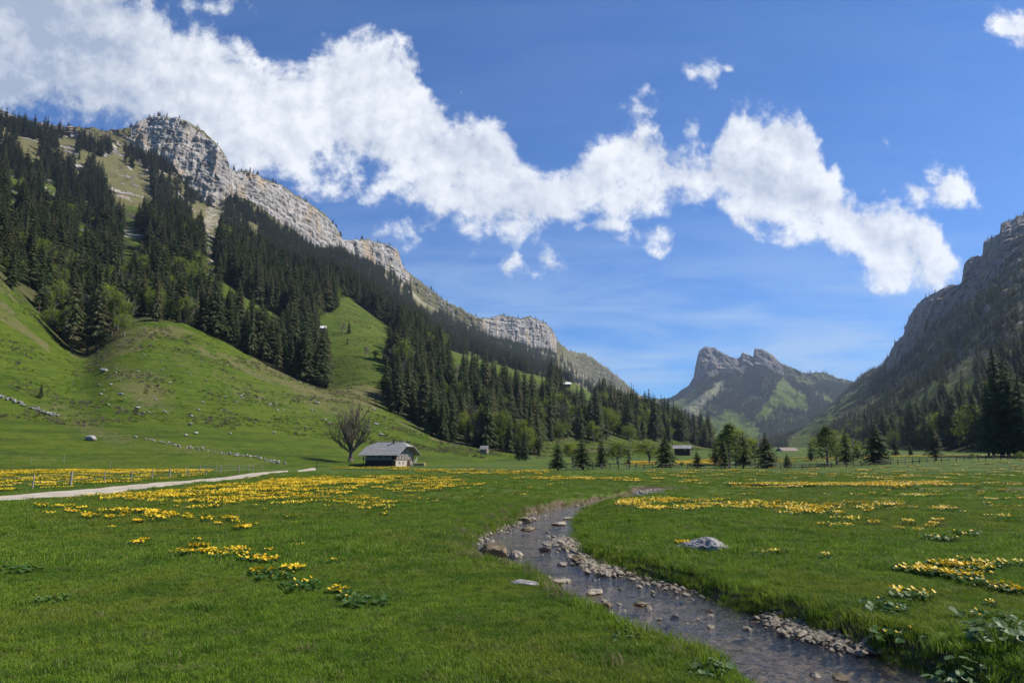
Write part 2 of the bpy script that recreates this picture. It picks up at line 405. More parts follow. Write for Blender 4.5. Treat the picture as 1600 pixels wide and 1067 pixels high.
# ---- ground sheet
Y0 = 12.0
ys = [-8.0]
while ys[-1] < 60: ys.append(ys[-1] + 0.0035 * (ys[-1] + Y0) + 0.012)
while ys[-1] < 5400: ys.append(ys[-1] + 0.016 * (ys[-1] + Y0))
ys = np.array(ys); tt = np.linspace(-1.55, 1.55, 1000)
GY, GT = np.meshgrid(ys, tt, indexing='ij'); GX = GT * (GY + Y0)
GZ = ground_h(GX, GY)
sdv, sidev = stream_sd(GX, GY)
soil = sstep(0.42, 0.12, sdv) * (sdv > -0.3)
bedm = sstep(0.03, -0.05, sdv)
print('ground', GX.shape, GZ.min(), GX.max(), GY.max())
def meadow_material():
    m, n, out = material('meadow')
    P = n.pos(); g, big, mid, fine = grass_colour(n, P)
    f2 = n.noise(P, 14.0, 5, 0.75)
    g = n.mix(n.ramp(f2, 0.40, 0.75, 0, 0.6), g, (0.025, 0.05, 0.008))
    so_ = n.mix(n.ramp(n.noise(P, 5.0, 6, 0.7), 0.35, 0.65), (0.045, 0.032, 0.018), (0.13, 0.10, 0.06))
    c = n.mix(n.ramp(n.math('ADD', n.attr('soil'), n.math('MULTIPLY', n.math('SUBTRACT', n.noise(P, 3.0, 4, 0.6), 0.5), 0.8)), 0.35, 0.75), g, so_)
    # gravel bed : pebbles by voronoi
    vc = n.voro(P, 9.0, out='Color'); vd = n.voro(P, 9.0)
    vc2 = n.voro(P, 26.0, out='Color'); vd2 = n.voro(P, 26.0)
    sv = n.new('ShaderNodeSeparateXYZ'); n.put(sv.inputs[0], vc); sv2 = n.new('ShaderNodeSeparateXYZ'); n.put(sv2.inputs[0], vc2)
    peb = n.mix(n.ramp(sv.outputs[0], 0.0, 1.0), (0.10, 0.075, 0.045), (0.42, 0.36, 0.26))
    peb2 = n.mix(n.ramp(sv2.outputs[0], 0.0, 1.0), (0.09, 0.072, 0.048), (0.36, 0.31, 0.23))
    bc = n.mix(n.ramp(sv.outputs[1], 0.55, 0.6), peb2, peb)
    bc = n.mix(n.ramp(n.noise(P, 1.1, 5, 0.65), 0.4, 0.6, 0, 0.6), bc, (0.11, 0.085, 0.04))
    bc = n.vmath('SCALE', bc, scale=.82); c = n.mix(n.attr('bed'), c, bc)
    hgt = n.math('ADD', n.math('MULTIPLY', n.math('MULTIPLY', n.math('SUBTRACT', 0.6, vd), 0.05), n.attr('bed')), n.math('MULTIPLY', f2, 0.05))
    principled(n, out, c, 0.9, n.bump(hgt, 0.8, 0.6), 0.15)
    return m
M_meadow = meadow_material()
ground = mesh_np('ground', np.stack([GX, GY, GZ], -1).reshape(-1, 3), Q=grid_faces(*GX.shape), mats=[M_meadow], attrs={'soil': soil, 'bed': bedm})
tag(ground, kind='structure')

# ---- stream water: a sheet with real ripples
def water_material():
    m, n, out = material('water')
    P = n.pos(); Ps = n.scalev(P, 1.0, 1.7, 1.0)
    h = n.math('ADD', n.math('MULTIPLY', n.noise(Ps, 3.2, 5, 0.62, 0.8), 0.6), n.math('MULTIPLY', n.noise(Ps, 12.0, 4, 0.65, 0.5), 0.30))
    nb = n.bump(h, 0.5, 0.10)
    tr = n.new('ShaderNodeBsdfTransparent'); tr.inputs[0].default_value = (0.84, 0.79, 0.70, 1)
    gl = n.new('ShaderNodeBsdfGlossy'); gl.inputs['Roughness'].default_value = 0.04; n.put(gl.inputs['Normal'], nb); gl.inputs[0].default_value = (1, 1, 1, 1)
    fr = n.new('ShaderNodeFresnel'); fr.inputs[0].default_value = 1.38; n.put(fr.inputs['Normal'], nb)
    mx = n.new('ShaderNodeMixShader'); n.put(mx.inputs[0], fr.outputs[0])
    n.l.new(tr.outputs[0], mx.inputs[1]); n.l.new(gl.outputs[0], mx.inputs[2]); n.l.new(mx.outputs[0], out.inputs[0])
    return m
wy = ys[(ys < 58)][::2]; WY, WT = np.meshgrid(wy, tt[::2], indexing='ij'); WX = WT * (WY + Y0)
ws, _ = stream_sd(WX, WY)
WZ = WATER_Z + 0.010 * fbm(WX * 3.1, WY * 3.9, 5.0, 3)
q = grid_faces(*WX.shape); keep = (ws.ravel()[q] < 0.35).any(1); q = q[keep]
used = np.unique(q); rm = np.zeros(WX.size, np.int64); rm[used] = np.arange(len(used))
water = mesh_np('water', np.stack([WX, WY, WZ], -1).reshape(-1, 3)[used], Q=rm[q], mats=[water_material()])
tag(water, kind='structure')

# ---- gravel road: a strip draped over the meadow
def strip(name, A, B, mat, lift=0.03, nw=14, sub=4, edge_noise=0.12):
    A = np.array(A, float); B = np.array(B, float)
    A = smooth_poly(A, 2); B = smooth_poly(B, 2)
    u = np.linspace(0, 1, 160)
    def res(P):
        L = np.r_[0, np.cumsum(np.hypot(*np.diff(P, axis=0).T))]; L /= L[-1]
        return np.stack([np.interp(u, L, P[:, 0]), np.interp(u, L, P[:, 1])], 1)
    A, B = res(A), res(B); w = np.linspace(0, 1, nw)
    X = A[:, None, 0] * (1 - w) + B[:, None, 0] * w; Y = A[:, None, 1] * (1 - w) + B[:, None, 1] * w
    e = edge_noise * fbm(X * 0.8, Y * 0.8, 3.3, 3); X[:, (0, -1)] += e[:, (0, -1)]; Y[:, (0, -1)] += e[:, (0, -1)]
    Z = ground_h(X, Y, False) + lift; Z[:, (0, -1)] -= lift + 0.08
    cu = np.abs(np.tile(w, (len(X), 1)) - .5) * 2
    o = mesh_np(name, np.stack([X, Y, Z], -1).reshape(-1, 3), Q=grid_faces(*X.shape), mats=[mat], attrs={'across': cu})
    return tag(o, kind='structure')
def road_material():
    m, n, out = material('road gravel'); P = n.pos()
    c = n.mix(n.ramp(n.noise(P, 0.8, 6, 0.65), 0.35, 0.65), (0.34, 0.29, 0.22), (0.46, 0.40, 0.32))
    c = n.mix(n.ramp(n.noise(P, 9, 6, 0.7), 0.5, 0.75, 0, 0.7), c, (0.20, 0.17, 0.13))
    ac = n.attr('across'); nz = n.math('MULTIPLY', n.math('SUBTRACT', n.noise(P, 1.6, 6, 0.7), 0.5), 1.1)
    gr = n.math('MAXIMUM', n.ramp(n.math('ADD', n.math('SUBTRACT', 0.22, ac), n.math('MULTIPLY', nz, .7)), 0.10, 0.22, 0, .6), n.ramp(n.math('ADD', ac, nz), 0.86, 1.0, 0, .9))
    c = n.mix(gr, c, (0.10, 0.13, 0.03))
    principled(n, out, c, 0.95, n.bump(n.noise(P, 20, 4, 0.7), 0.5, 0.03), 0.1); return m
M_road = road_material()
RA = [on_plane(x, y) for x, y in [(-500, 812), (-200, 792), (0, 776.5), (100, 769), (200, 760.5), (300, 750), (360, 744), (400, 739.5), (430, 736.5), (450, 735)]]
RBp = [on_plane(x, y) for x, y in [(-500, 838), (-200, 806), (0, 788), (100, 779.5), (200, 769.5), (300, 757.5), (360, 750.5), (400, 745), (430, 740), (450, 737)]]
road = strip('road', RA, RBp, M_road)
RA2 = [on_plane(x, y) for x, y in [(464, 734.6), (480, 732.5), (490, 731)]]
RB2 = [on_plane(x, y) for x, y in [(466, 737), (484, 735.6), (495, 733.5)]]
strip('road', RA2, RB2, M_road)

# ---- mountains: rings of control points (photo column, row, metres away) lofted into real slopes
class Terrain: pass
def loft(name, rings, rows, ncol, mat, disp, t0=None, t1=None, smooth_to=0, feature=None, sig=None):
    R = []
    for r in rings:
        a = np.array([at(*p) for p in r]); o = np.argsort(a[:, 0] / a[:, 1]); a = a[o]
        R.append((a[:, 0] / a[:, 1], a[:, 1], a[:, 2]))
    lo = max(r[0][0] for r in R) if t0 is None else t0; hi = min(r[0][-1] for r in R) if t1 is None else t1
    t = np.linspace(lo, hi, ncol)
    YY = []; ZZ = []; KK = []
    ry = [np.interp(t, r[0], r[1]) for r in R]; rz = [np.interp(t, r[0], r[2]) for r in R]
    for k, sg in enumerate(sig or []):          # soften corners of the control lines
        if sg:
            kx = np.arange(-3 * sg, 3 * sg + 1); kern = np.exp(-0.5 * (kx / sg) ** 2); kern /= kern.sum()
            ry[k] = np.convolve(np.pad(ry[k], 3 * sg, 'edge'), kern, 'valid'); rz[k] = np.convolve(np.pad(rz[k], 3 * sg, 'edge'), kern, 'valid')
    for k in range(len(R) - 1):
        n = rows[k]
        for i in range(n):
            w = i / n; YY.append(ry[k] * (1 - w) + ry[k + 1] * w); ZZ.append(rz[k] * (1 - w) + rz[k + 1] * w); KK.append(k + w)
    YY.append(ry[-1]); ZZ.append(rz[-1]); KK.append(len(R) - 1.0)
    YY = np.array(YY); ZZ = np.array(ZZ); KK = np.array(KK)
    if smooth_to:                               # round off the lower, grassy part
        n = int(np.searchsorted(KK, smooth_to)); w = np.clip((n - np.arange(len(KK))) / 20.0, 0, 1)[:, None]
        A, B = YY.copy(), ZZ.copy()
        for _ in range(60):
            A[1:-1] = (A[:-2] + 2 * A[1:-1] + A[2:]) / 4; B[1:-1] = (B[:-2] + 2 * B[1:-1] + B[2:]) / 4
            B[:, 1:-1] = (B[:, :-2] + 2 * B[:, 1:-1] + B[:, 2:]) / 4
        YY = YY * (1 - w) + A * w; ZZ = ZZ * (1 - w) + B * w
    X = t[None, :] * YY; K = KK[:, None] + np.zeros_like(X)
    px0, py0, _ = proj(X, YY, ZZ)
    X, YY, ZZ = disp(X, YY, ZZ, K, px0, py0, t)
    ZZ = np.maximum(ZZ, -6.0)
    px, py, d = proj(X, YY, ZZ)
    T = Terrain(); T.X, T.Y, T.Z, T.K, T.px, T.py = X, YY, ZZ, K, px, py
    T.attrs = feature(T); T.name = name
    T.o = mesh_np(name, np.stack([X, YY, ZZ], -1).reshape(-1, 3), Q=grid_faces(*X.shape), mats=[mat], attrs={k: v for k, v in T.attrs.items()})
    tag(T.o, kind='structure'); print(name, X.shape, ZZ.min(), ZZ.max(), X.min(), X.max())
    return T
def push(X, Y, Z, d):                            # displace along the horizontal line of sight
    s = 1 + d / Y; return X * s, Y * s, Z + 0 * d
# -- left side
F0 = [(-700, 800, 50), (-300, 790, 60), (0, 756, 74), (300, 752, 88), (500, 742, 108), (650, 742, 118), (860, 739, 120), (1000, 733, 150), (1115, 730, 165)]
F1 = [(-700, 742, 66), (-300, 739, 78), (0, 735, 92), (300, 733, 106), (470, 729, 120), (560, 728, 131), (650, 729, 133), (760, 730, 140), (860, 727, 150), (1000, 719, 200), (1060, 711, 260), (1115, 706, 330)]
FM = [(-700, 560, 130), (-300, 590, 140), (0, 640, 145), (135, 660, 150), (300, 655, 165), (430, 672, 180), (510, 680, 190), (600, 690, 195), (700, 708, 190), (860, 724, 190), (960, 712, 250), (1060, 705, 340), (1115, 704, 400)]
E1 = [(-700, 150, 200), (-300, 260, 210), (-60, 400, 218), (0, 434, 220), (60, 486, 236), (100, 532, 240), (135, 550, 244), (180, 517, 240), (230, 500, 250), (300, 505, 265), (350, 531, 270), (430, 573, 280),
      (510, 607, 285), (560, 612, 285), (605, 636, 280), (680, 685, 250), (760, 704, 240), (860, 716, 245), (960, 702, 330), (1060, 698, 430), (1115, 702, 500)]
G1 = [(-700, 120, 260), (0, 395, 275), (135, 500, 275), (230, 475, 305), (300, 511, 310), (430, 584, 335), (510, 613, 335), (560, 590, 330), (620, 602, 325), (700, 657, 325), (800, 690, 330), (860, 698, 330), (960, 690, 400), (1060, 690, 520), (1115, 700, 600)]
E2 = [(-700, 60, 420), (0, 330, 420), (135, 425, 400), (230, 430, 410), (320, 430, 430), (400, 472, 450), (450, 495, 470), (530, 470, 560), (620, 520, 560), (700, 557, 560), (800, 583, 600), (880, 603, 640), (940, 633, 640), (1000, 652, 650), (1060, 674, 660), (1115, 703, 670)]
G2 = [(-700, 0, 560), (0, 270, 600), (135, 350, 580), (320, 375, 600), (450, 445, 640), (530, 445, 690), (620, 523, 720), (700, 563, 760), (800, 590, 850), (880, 610, 950), (940, 640, 1000), (1000, 660, 1100), (1060, 682, 1150), (1115, 706, 1200)]
MM = [(-700, -100, 750), (0, 225, 800), (135, 270, 850), (230, 285, 900), (320, 345, 950), (450, 405, 1080), (530, 430, 1250), (620, 475, 1500), (700, 525, 1700), (800, 562, 2000), (880, 592, 2300), (940, 616, 2600), (1000, 646, 3000), (1060, 680, 3300), (1115, 706, 3300)]
CB = [(-700, -150, 900), (-100, 175, 940), (0, 192, 950), (60, 205, 980), (120, 218, 1010), (200, 236, 1090), (245, 248, 1110), (268, 268, 1115), (300, 305, 1120), (330, 322, 1130), (348, 322, 1160), (358, 312, 1200), (372, 312, 1230), (420, 338, 1300), (500, 393, 1540), (533, 390, 1650), (548, 402, 1700), (600, 420, 1850), (632, 442, 1950),
      (660, 470, 2080), (700, 494, 2250), (742, 515, 2380), (760, 526, 2420), (800, 536, 2520), (835, 547, 2620), (865, 548, 2720), (890, 568, 2900), (920, 592, 3200), (960, 618, 3600), (985, 630, 3900), (1010, 638, 4100), (1040, 652, 4300), (1080, 690, 4200), (1115, 709, 4000)]
CT = [(-700, -240, 960), (-100, 150, 980), (0, 178, 990), (20, 188, 1000), (60, 200, 1020), (100, 205, 1040), (150, 207, 1070), (200, 207, 1120), (212, 196, 1130), (235, 184, 1140), (262, 183, 1150), (290, 191, 1160), (318, 207, 1170), (342, 228, 1180), (355, 247, 1190), (360, 264, 1200), (366, 266, 1270), (400, 274, 1310), (440, 290, 1400), (480, 313, 1500), (505, 335, 1580), (525, 357, 1650), (536, 377, 1690),
      (546, 377, 1740), (575, 374, 1810), (605, 382, 1880), (622, 391, 1930), (630, 417, 1980), (655, 438, 2080), (690, 466, 2220), (715, 480, 2300), (742, 496, 2400), (757, 497, 2450), (785, 493, 2520), (810, 496, 2570), (832, 494, 2630), (848, 503, 2680), (862, 514, 2740), (875, 538, 2830), (895, 550, 3000), (912, 552, 3100), (935, 565, 3300), (965, 587, 3600), (982, 602, 3850), (992, 614, 4050), (1010, 622, 4250), (1040, 628, 4500), (1070, 690, 4400), (1115, 711, 4200)]
def lower(r, dy, dY): return [(x, y + dy, Y + dY) for x, y, Y in r]
BK = lower(CT, 40, 350)
def disp_left(X, Y, Z, K, px, py, t):
    g = np.clip(1 - np.abs(K - 1.5) / 1.8, 0, 1)                       # grassy hill
    Z = Z + 0.9 * fbm(X / 28, Y / 28, 2, 4) * sstep(0.6, 1.6, K) + 0.16 * fbm(X / 5, Y / 5, 6, 4) * sstep(0.5, 1.2, K)
    mt = sstep(4.0, 6.0, K) * (1 - sstep(7.9, 8.0, K) * 0.6)
    Z = Z + mt * (22 * ridged(X / 130, Y / 420, 3, 4) * sstep(6.9, 6.2, K) * 0.8 + 7 * fbm(X / 45, Y / 45, 5, 5))
    # cliffs: ribs, ledges and chimneys pushed in and out
    cl = sstep(6.85, 7.05, K) * sstep(8.02, 7.9, K)
    rib = ridged(X / 40, Y / 90, Z / 200, 6, 0.62) * 20 + fbm(X / 14, Y / 30, Z / 12, 5, 0.6) * 5
    zz = Z + 16 * fbm(X / 80, Y / 80, Z / 60, 4); led = fbm(zz / 9.0, X / 240, 0.5, 4, 0.6) * 8
    X, Y, Z = push(X, Y, Z, -cl * (rib + led))
    topn = sstep(7.6, 8.0, K)
    Z = Z + topn * Y / FP * (3.2 * fbm(X / 22, Y / 60, 8, 4) + 2.0 * fbm(X / 6, Y / 15, 8, 2))
    Z = Z + (K < 1) * 0
    return X, Y, Z
OPEN = [[(-400, 900), (-400, 260), (-60, 405), (0, 438), (60, 488), (98, 540), (135, 558), (180, 522), (230, 504), (300, 509), (350, 535), (430, 577), (510, 611), (605, 640), (680, 686), (745, 700), (830, 722), (860, 740), (860, 900)],
        [(503, 622), (508, 575), (508, 545), (492, 528), (480, 512), (500, 500), (520, 488), (526, 464), (545, 464), (575, 488), (622, 520), (612, 548), (604, 575), (622, 592), (618, 612), (606, 622), (612, 646)],
        [(330, 436), (352, 440), (400, 476), (445, 498), (447, 512), (400, 498), (360, 470), (328, 452)],
        [(314, 430), (318, 395), (312, 365), (322, 330), (338, 312), (352, 318), (342, 345), (336, 380), (337, 415), (338, 432)],
        [(862, 590), (885, 596), (915, 606), (942, 632), (932, 637), (905, 618), (880, 610)],
        [(690, 542), (760, 566), (860, 592), (862, 606), (760, 584), (692, 562)],
        [(840, 690), (900, 690), (960, 686), (1060, 690), (1115, 702), (1115, 740), (840, 740)],
        [(184, 388), (204, 384), (208, 400), (196, 420), (184, 410)], [(188, 345), (215, 350), (228, 385), (215, 400), (205, 380), (186, 365)],
        [(155, 262), (178, 222), (195, 225), (182, 262), (225, 262), (236, 285), (212, 305), (184, 300), (160, 275)],
        [(22, 212), (50, 224), (64, 250), (52, 262), (34, 250)], [(6, 262), (30, 290), (26, 310), (12, 300)], [(115, 250), (135, 255), (132, 272), (118, 268)],
        [(58, 283), (84, 278), (90, 320), (68, 332)], [(4, 314), (26, 320), (24, 354), (4, 352)], [(90, 218), (120, 224), (116, 246), (92, 240)], [(166, 303), (235, 298), (245, 320), (200, 330)], [(292, 318), (324, 318), (314, 356), (298, 350)], [(110, 345), (150, 350), (150, 372), (118, 368)], [(30, 385), (70, 395), (62, 412), (34, 404)], [(385, 345), (400, 350), (405, 380), (390, 372)],
        [(640, 448), (672, 462), (680, 488), (660, 480), (644, 465)], [(700, 478), (760, 505), (752, 518), (706, 494)]]
def feat_left(T):
    px, py, K = T.px, T.py, T.K
    w = 5.0 * fbm(T.X / 18, T.Y / 18, 7, 3); qx, qy = px + w * 1.2, py + w
    op = np.zeros(px.shape, bool)
    wb = 9.0 * fbm(T.X / 26, T.Y / 26, 17, 4, .6) + 4 * fbm(T.X / 7, T.Y / 7, 12, 2)
    for ip_, p in enumerate(OPEN): op |= inpoly(qx, qy, p) if ip_ == 0 else inpoly(px + wb * 1.5, py + wb, p)
    T.open = op
    n = fbm(T.X / 60, T.Y / 60, T.Z / 60, 4); n2 = fbm(T.X / 22, T.Y / 22, T.Z / 22, 4)
    cliff = sstep(6.95, 7.08, K) * sstep(7.99, 7.9, K)
    strong = ((px > 205) & (px < 640)) | ((px > 755) & (px < 870))
    rock = cliff * np.where(strong, 0.95, 0.45) + 0.32 * sstep(6.2, 7.0, K) * (n2 > 0.1) * (K < 7)
    rock = np.where((px < 200) & (K > 6.0), rock * 0.7 + 0.15 + 0.25 * n, rock)
    rock = np.where(px > 870, rock * 0.9, rock); rock = np.where((px < 330) & (K > 4.6) & (K < 7), np.maximum(rock, .62 * sstep(.0, .25, n2 + .4 * n)), rock)
    rock = rock + 0.5 * sstep(7.97, 8.0, K) * 0.4
    sc = 0.52 * inpoly(px + wb * .8, py + wb, OPEN[3]) + 0.35 * (op & (K > 4) & (px < 320) & (n2 > .0)) + 0.55 * ((K > 6.0) & (K < 7.0)) * (n > 0.12) * (px > 560)
    sc = sc + 0.45 * ((px > 880) & (K > 6.4)) 
    dry = 0.9 * (K > 5.5) * sstep(4.5, 6.5, K) + 0.45 * ((K > 1.6) & (K < 2.6)) * (n2 > -0.05) + 0.20 * (K > 2.6)
    jx, jy = RNG.normal(0, 11, px.shape), RNG.normal(0, 6, px.shape)
    # brown scars on the front meadow
    for p in [[(100, 655), (225, 690), (230, 700), (180, 695), (110, 668)], [(160, 560), (260, 590), (270, 640), (200, 640)], [(215, 520), (300, 565), (330, 600), (250, 545)], [(60, 615), (120, 640), (170, 680), (90, 650)],
              [(430, 605), (500, 605), (600, 640), (560, 660), (480, 640)], [(545, 600), (600, 612), (612, 625), (560, 612)], [(300, 560), (420, 620), (470, 650), (380, 620)], [(235, 690), (330, 700), (425, 722), (430, 728), (330, 712), (240, 698)]]:
        dry = dry + 0.42 * inpoly(px + wb * 1.2 + jx, py + wb * .5 + jy, p)
    dens = np.where(op, 0.0, 1.0) * (K > 1.9) * (K < 7.0)
    up = sstep(4.8, 6.6, K)
    dens = dens * np.where(0.7 * n + 0.9 * n2 > 0.20 * up * (px < 290) - np.where((px < 290) & (K > 3.2), 0.28, 0.9) * (1 - up) + (-0.06 * up), 1.0, 0.14)
    dens = np.where((px > 600) & (K > 4) & (K < 7), dens * np.where(n2 + .6 * n > .10 + .35 * (K < 5.2), .12, 1), dens)
    dens = np.where((px > 870) & (K > 5.8), dens * 0.3, dens)
    dens = np.where((px < 310) & (K < 3.2), dens * .55, dens)
    dens = dens + 0.30 * ((K > 7.93) & (K < 8.12)) * (n2 > 0.0) * (px > 0) * (px < 985)
    dens = dens + 0.10 * cliff * (n2 > 0.25)
    dens = np.where((px > 840) & (px < 1115) & (py > 640) & (py < 692) & (K < 3.2), dens * 0.6, dens)
    T.dens = dens
    fl = np.where(K < 7.0, np.clip(dens * 1.2, 0, 1), 0)
    fl = fl * (1 - sc)
    return {'rock': rock, 'scree': sc, 'dry': dry, 'forest': fl}
M_left = terrain_material('left slope', (0.44, 0.405, 0.365))
LEFT = loft('hills', [F0, F1, FM, E1, G1, E2, G2, MM, CB, CT, BK][:], [20, 60, 130, 30, 90, 30, 80, 90, 95, 14], 1250, M_left, lambda *a: disp_left(a[0], a[1], a[2], a[3] - 1.0 + 0.0, *a[4:]), smooth_to=2.6, sig=[20, 20, 24, 9, 12, 16, 24, 22, 5, 1, 5],
            feature=lambda T: (setattr(T, 'K', T.K - 1.0), feat_left(T))[1])
# -- right side
RF = [(1150, 708, 1700), (1240, 706, 1300), (1300, 709, 800), (1400, 709, 420), (1500, 710, 270), (1600, 713, 210), (1900, 720, 170), (2700, 735, 130)]
R1 = [(1150, 705, 1900), (1240, 700, 1500), (1300, 688, 1050), (1400, 682, 620), (1500, 672, 430), (1600, 655, 360), (1900, 600, 320), (2700, 560, 260)]
R2 = [(1150, 704, 2200), (1240, 690, 1900), (1300, 655, 1500), (1350, 640, 1300), (1400, 612, 1050), (1500, 570, 800), (1600, 520, 680), (1900, 430, 580), (2700, 400, 450)]
R3 = [(1150, 703, 2500), (1240, 682, 2300), (1300, 638, 2250), (1345, 603, 2200), (1380, 590, 2050), (1420, 550, 1750), (1460, 500, 1550), (1510, 462, 1350), (1560, 425, 1220), (1600, 400, 1130), (1900, 300, 900), (2700, 250, 700)]
R4 = [(1150, 702, 2800), (1240, 679, 2600), (1300, 634, 2600), (1330, 603, 2500), (1345, 587, 2450), (1365, 576, 2400), (1378, 572, 2300), (1390, 552, 2150), (1400, 532, 2050), (1411, 527, 2000), (1415, 508, 1930), (1420, 498, 1900), (1440, 466, 1800), (1462, 456, 1750), (1488, 447, 1650),
      (1502, 440, 1600), (1506, 414, 1570), (1514, 407, 1550), (1535, 400, 1500), (1537, 380, 1480), (1562, 367, 1420), (1564, 352, 1400), (1574, 348, 1390), (1580, 350, 1380), (1590, 341, 1370), (1600, 339, 1350), (1650, 320, 1250), (1900, 255, 1000), (2700, 200, 800)]
def disp_right(X, Y, Z, K, px, py, t):
    Z = Z + sstep(0.2, 1.5, K) * (Y / FP) * (9 * ridged(X / 150, Y / 160, 3, 5) * sstep(3.0, 2.0, K) + 5 * fbm(X / 50, Y / 50, 5, 5))
    cl = sstep(1.6, 2.9, K) * (1 - .8 * sstep(3.5, 4.0, K))
    rib = ridged(X / 60, Y / 60, Z / 200, 5) * 26 + fbm(X / 20, Y / 20, Z / 18, 4) * 10
    led = fbm((Z + 18 * fbm(X / 90, Y / 90, 1, 3)) / 16.0, X / 300, 0.5, 4, 0.6) * 18
    X, Y, Z = push(X, Y, Z, -cl * (rib + led))
    topn = sstep(3.5, 4.0, K)
    Z = Z + topn * Y / FP * (5.5 * fbm(X / 30, Y / 30, 8, 6, .6))
    return X, Y, Z
ROPEN = [[(1225, 705), (1250, 670), (1300, 632), (1345, 595), (1362, 592), (1350, 612), (1310, 648), (1270, 685), (1250, 708)],
         [(1395, 640), (1460, 600), (1475, 605), (1440, 630), (1400, 652)], [(1500, 568), (1520, 555), (1524, 568), (1505, 578)], [(1570, 430), (1600, 405), (1600, 418), (1575, 438)],
         [(1475, 610), (1520, 585), (1535, 600), (1490, 630)], [(1450, 545), (1465, 540), (1465, 555), (1450, 558)], [(1535, 545), (1545, 540), (1548, 560), (1538, 562)],
         [(1395, 712), (1400, 696), (1425, 696), (1425, 712)]]
def feat_right(T):
    px, py, K = T.px, T.py, T.K
    n = fbm(T.X / 70, T.Y / 70, T.Z / 70, 4); n2 = fbm(T.X / 25, T.Y / 25, T.Z / 25, 4)
    w = 6.0 * n2; qx, qy = px + w, py - w; op = np.zeros(px.shape, bool)
    for p in ROPEN: op |= inpoly(qx, qy, p)
    rock = 0.75 * sstep(2.75, 3.05, K) + 0.55 * sstep(1.3, 2.1, K) * (n2 > -0.05)
    rock = rock * np.where(px < 1385, 0.4, 1.0)
    dens = np.where(op, 0.03, 1.0) * np.where(K > 2.9, 0.10, 1) * np.where(K > 1.25, np.where(n2 + 0.5 * n > 0.16 - 0.1 * (K < 1.8), 0.75, 0.16), 1.0) * (K > 0.12)
    dens = np.where((px < 1385) & (K > 3.0), 0.7, dens)
    dens = dens + 0.35 * ((K > 3.93) & (K < 4.1)) * (n2 > 0)
    dens = np.where(K < 1.3, np.maximum(dens, 0.8 * (~op)), dens) * (K > 0.12)
    T.dens = dens; T.open = op
    fl = np.clip(dens, 0, 1) * (K < 3)
    return {'rock': rock, 'scree': 0.4 * (n2 < -0.2) * (K > 1) * (K < 3), 'dry': 0.25 + 0.45 * sstep(1, 3, K) * (~op), 'forest': fl}
RIGHT = loft('mountain', [RF, R1, R2, R3, R4, lower(R4, 50, 400)], [60, 120, 130, 130, 14], 1000, terrain_material('right slope', (0.30, 0.275, 0.255)), disp_right, feature=feat_right, sig=[20, 24, 24, 8, 0, 3])
# -- the peak closing the valley
PF = [(920, 690, 2900), (1060, 692, 2900), (1150, 700, 2600), (1250, 705, 2400), (1420, 700, 2200)]
P1 = [(920, 672, 3300), (1000, 668, 3300), (1060, 670, 3300), (1150, 672, 3100), (1250, 672, 2950), (1420, 665, 3000)]
P2 = [(920, 655, 3900), (1000, 650, 3900), (1060, 642, 3900), (1100, 628, 3800), (1150, 636, 3650), (1200, 625, 3600), (1250, 628, 3650), (1320, 630, 3700), (1420, 625, 3600)]
P3 = [(920, 640, 4400), (1000, 634, 4400), (1040, 632, 4400), (1065, 624, 4400), (1085, 606, 4330), (1110, 592, 4280), (1135, 580, 4280), (1160, 586, 4280), (1190, 572, 4280), (1215, 585, 4330), (1240, 592, 4330), (1280, 598, 4400), (1320, 606, 4400), (1420, 605, 4400)]
P4 = [(920, 634, 4700), (1000, 622, 4700), (1020, 624, 4700), (1042, 623, 4700), (1060, 614, 4650), (1076, 602, 4600), (1084, 588, 4560), (1086, 575, 4540), (1089, 562, 4520), (1092, 549, 4500), (1102, 542.5, 4500), (1118, 546, 4500), (1130, 553, 4500), (1150, 560, 4500), (1156, 558, 4500), (1160, 549.5, 4490), (1170, 554, 4500),
      (1177, 558, 4500), (1179, 545, 4480), (1190, 546.5, 4490), (1208, 556, 4500), (1218, 567, 4520), (1240, 575, 4550), (1260, 582, 4600), (1290, 582, 4600), (1305, 589, 4600), (1325, 596, 4600), (1340, 598, 4600), (1420, 596, 4600)]
def disp_peak(X, Y, Z, K, px, py, t):
    Z = Z + sstep(0.2, 1.4, K) * (34 * ridged(X / 210, Y / 500, 3, 5) * sstep(3.1, 2.6, K) + 14 * fbm(X / 90, Y / 90, 5, 5))
    cl = sstep(2.6, 3.1, K) * sstep(4.02, 3.9, K)
    X, Y, Z = push(X, Y, Z, -cl * (ridged(X / 75, Y / 75, Z / 420, 5) * 45 + fbm(X / 30, Y / 30, Z / 30, 4) * 22))
    Z = Z + sstep(3.6, 4, K) * Y / FP * (1.6 * fbm(X / 26, Y / 26, 8, 4))
    return X, Y, Z
POPEN = [[(1180, 655), (1205, 620), (1222, 588), (1232, 600), (1262, 622), (1262, 640), (1220, 640)], [(1240, 592), (1290, 590), (1285, 604), (1250, 604)], [(1095, 660), (1140, 645), (1170, 655), (1200, 690), (1120, 692)],
         [(1285, 618), (1305, 625), (1300, 635), (1286, 630)], [(1040, 655), (1080, 630), (1130, 592), (1135, 600), (1100, 640), (1090, 660)]]
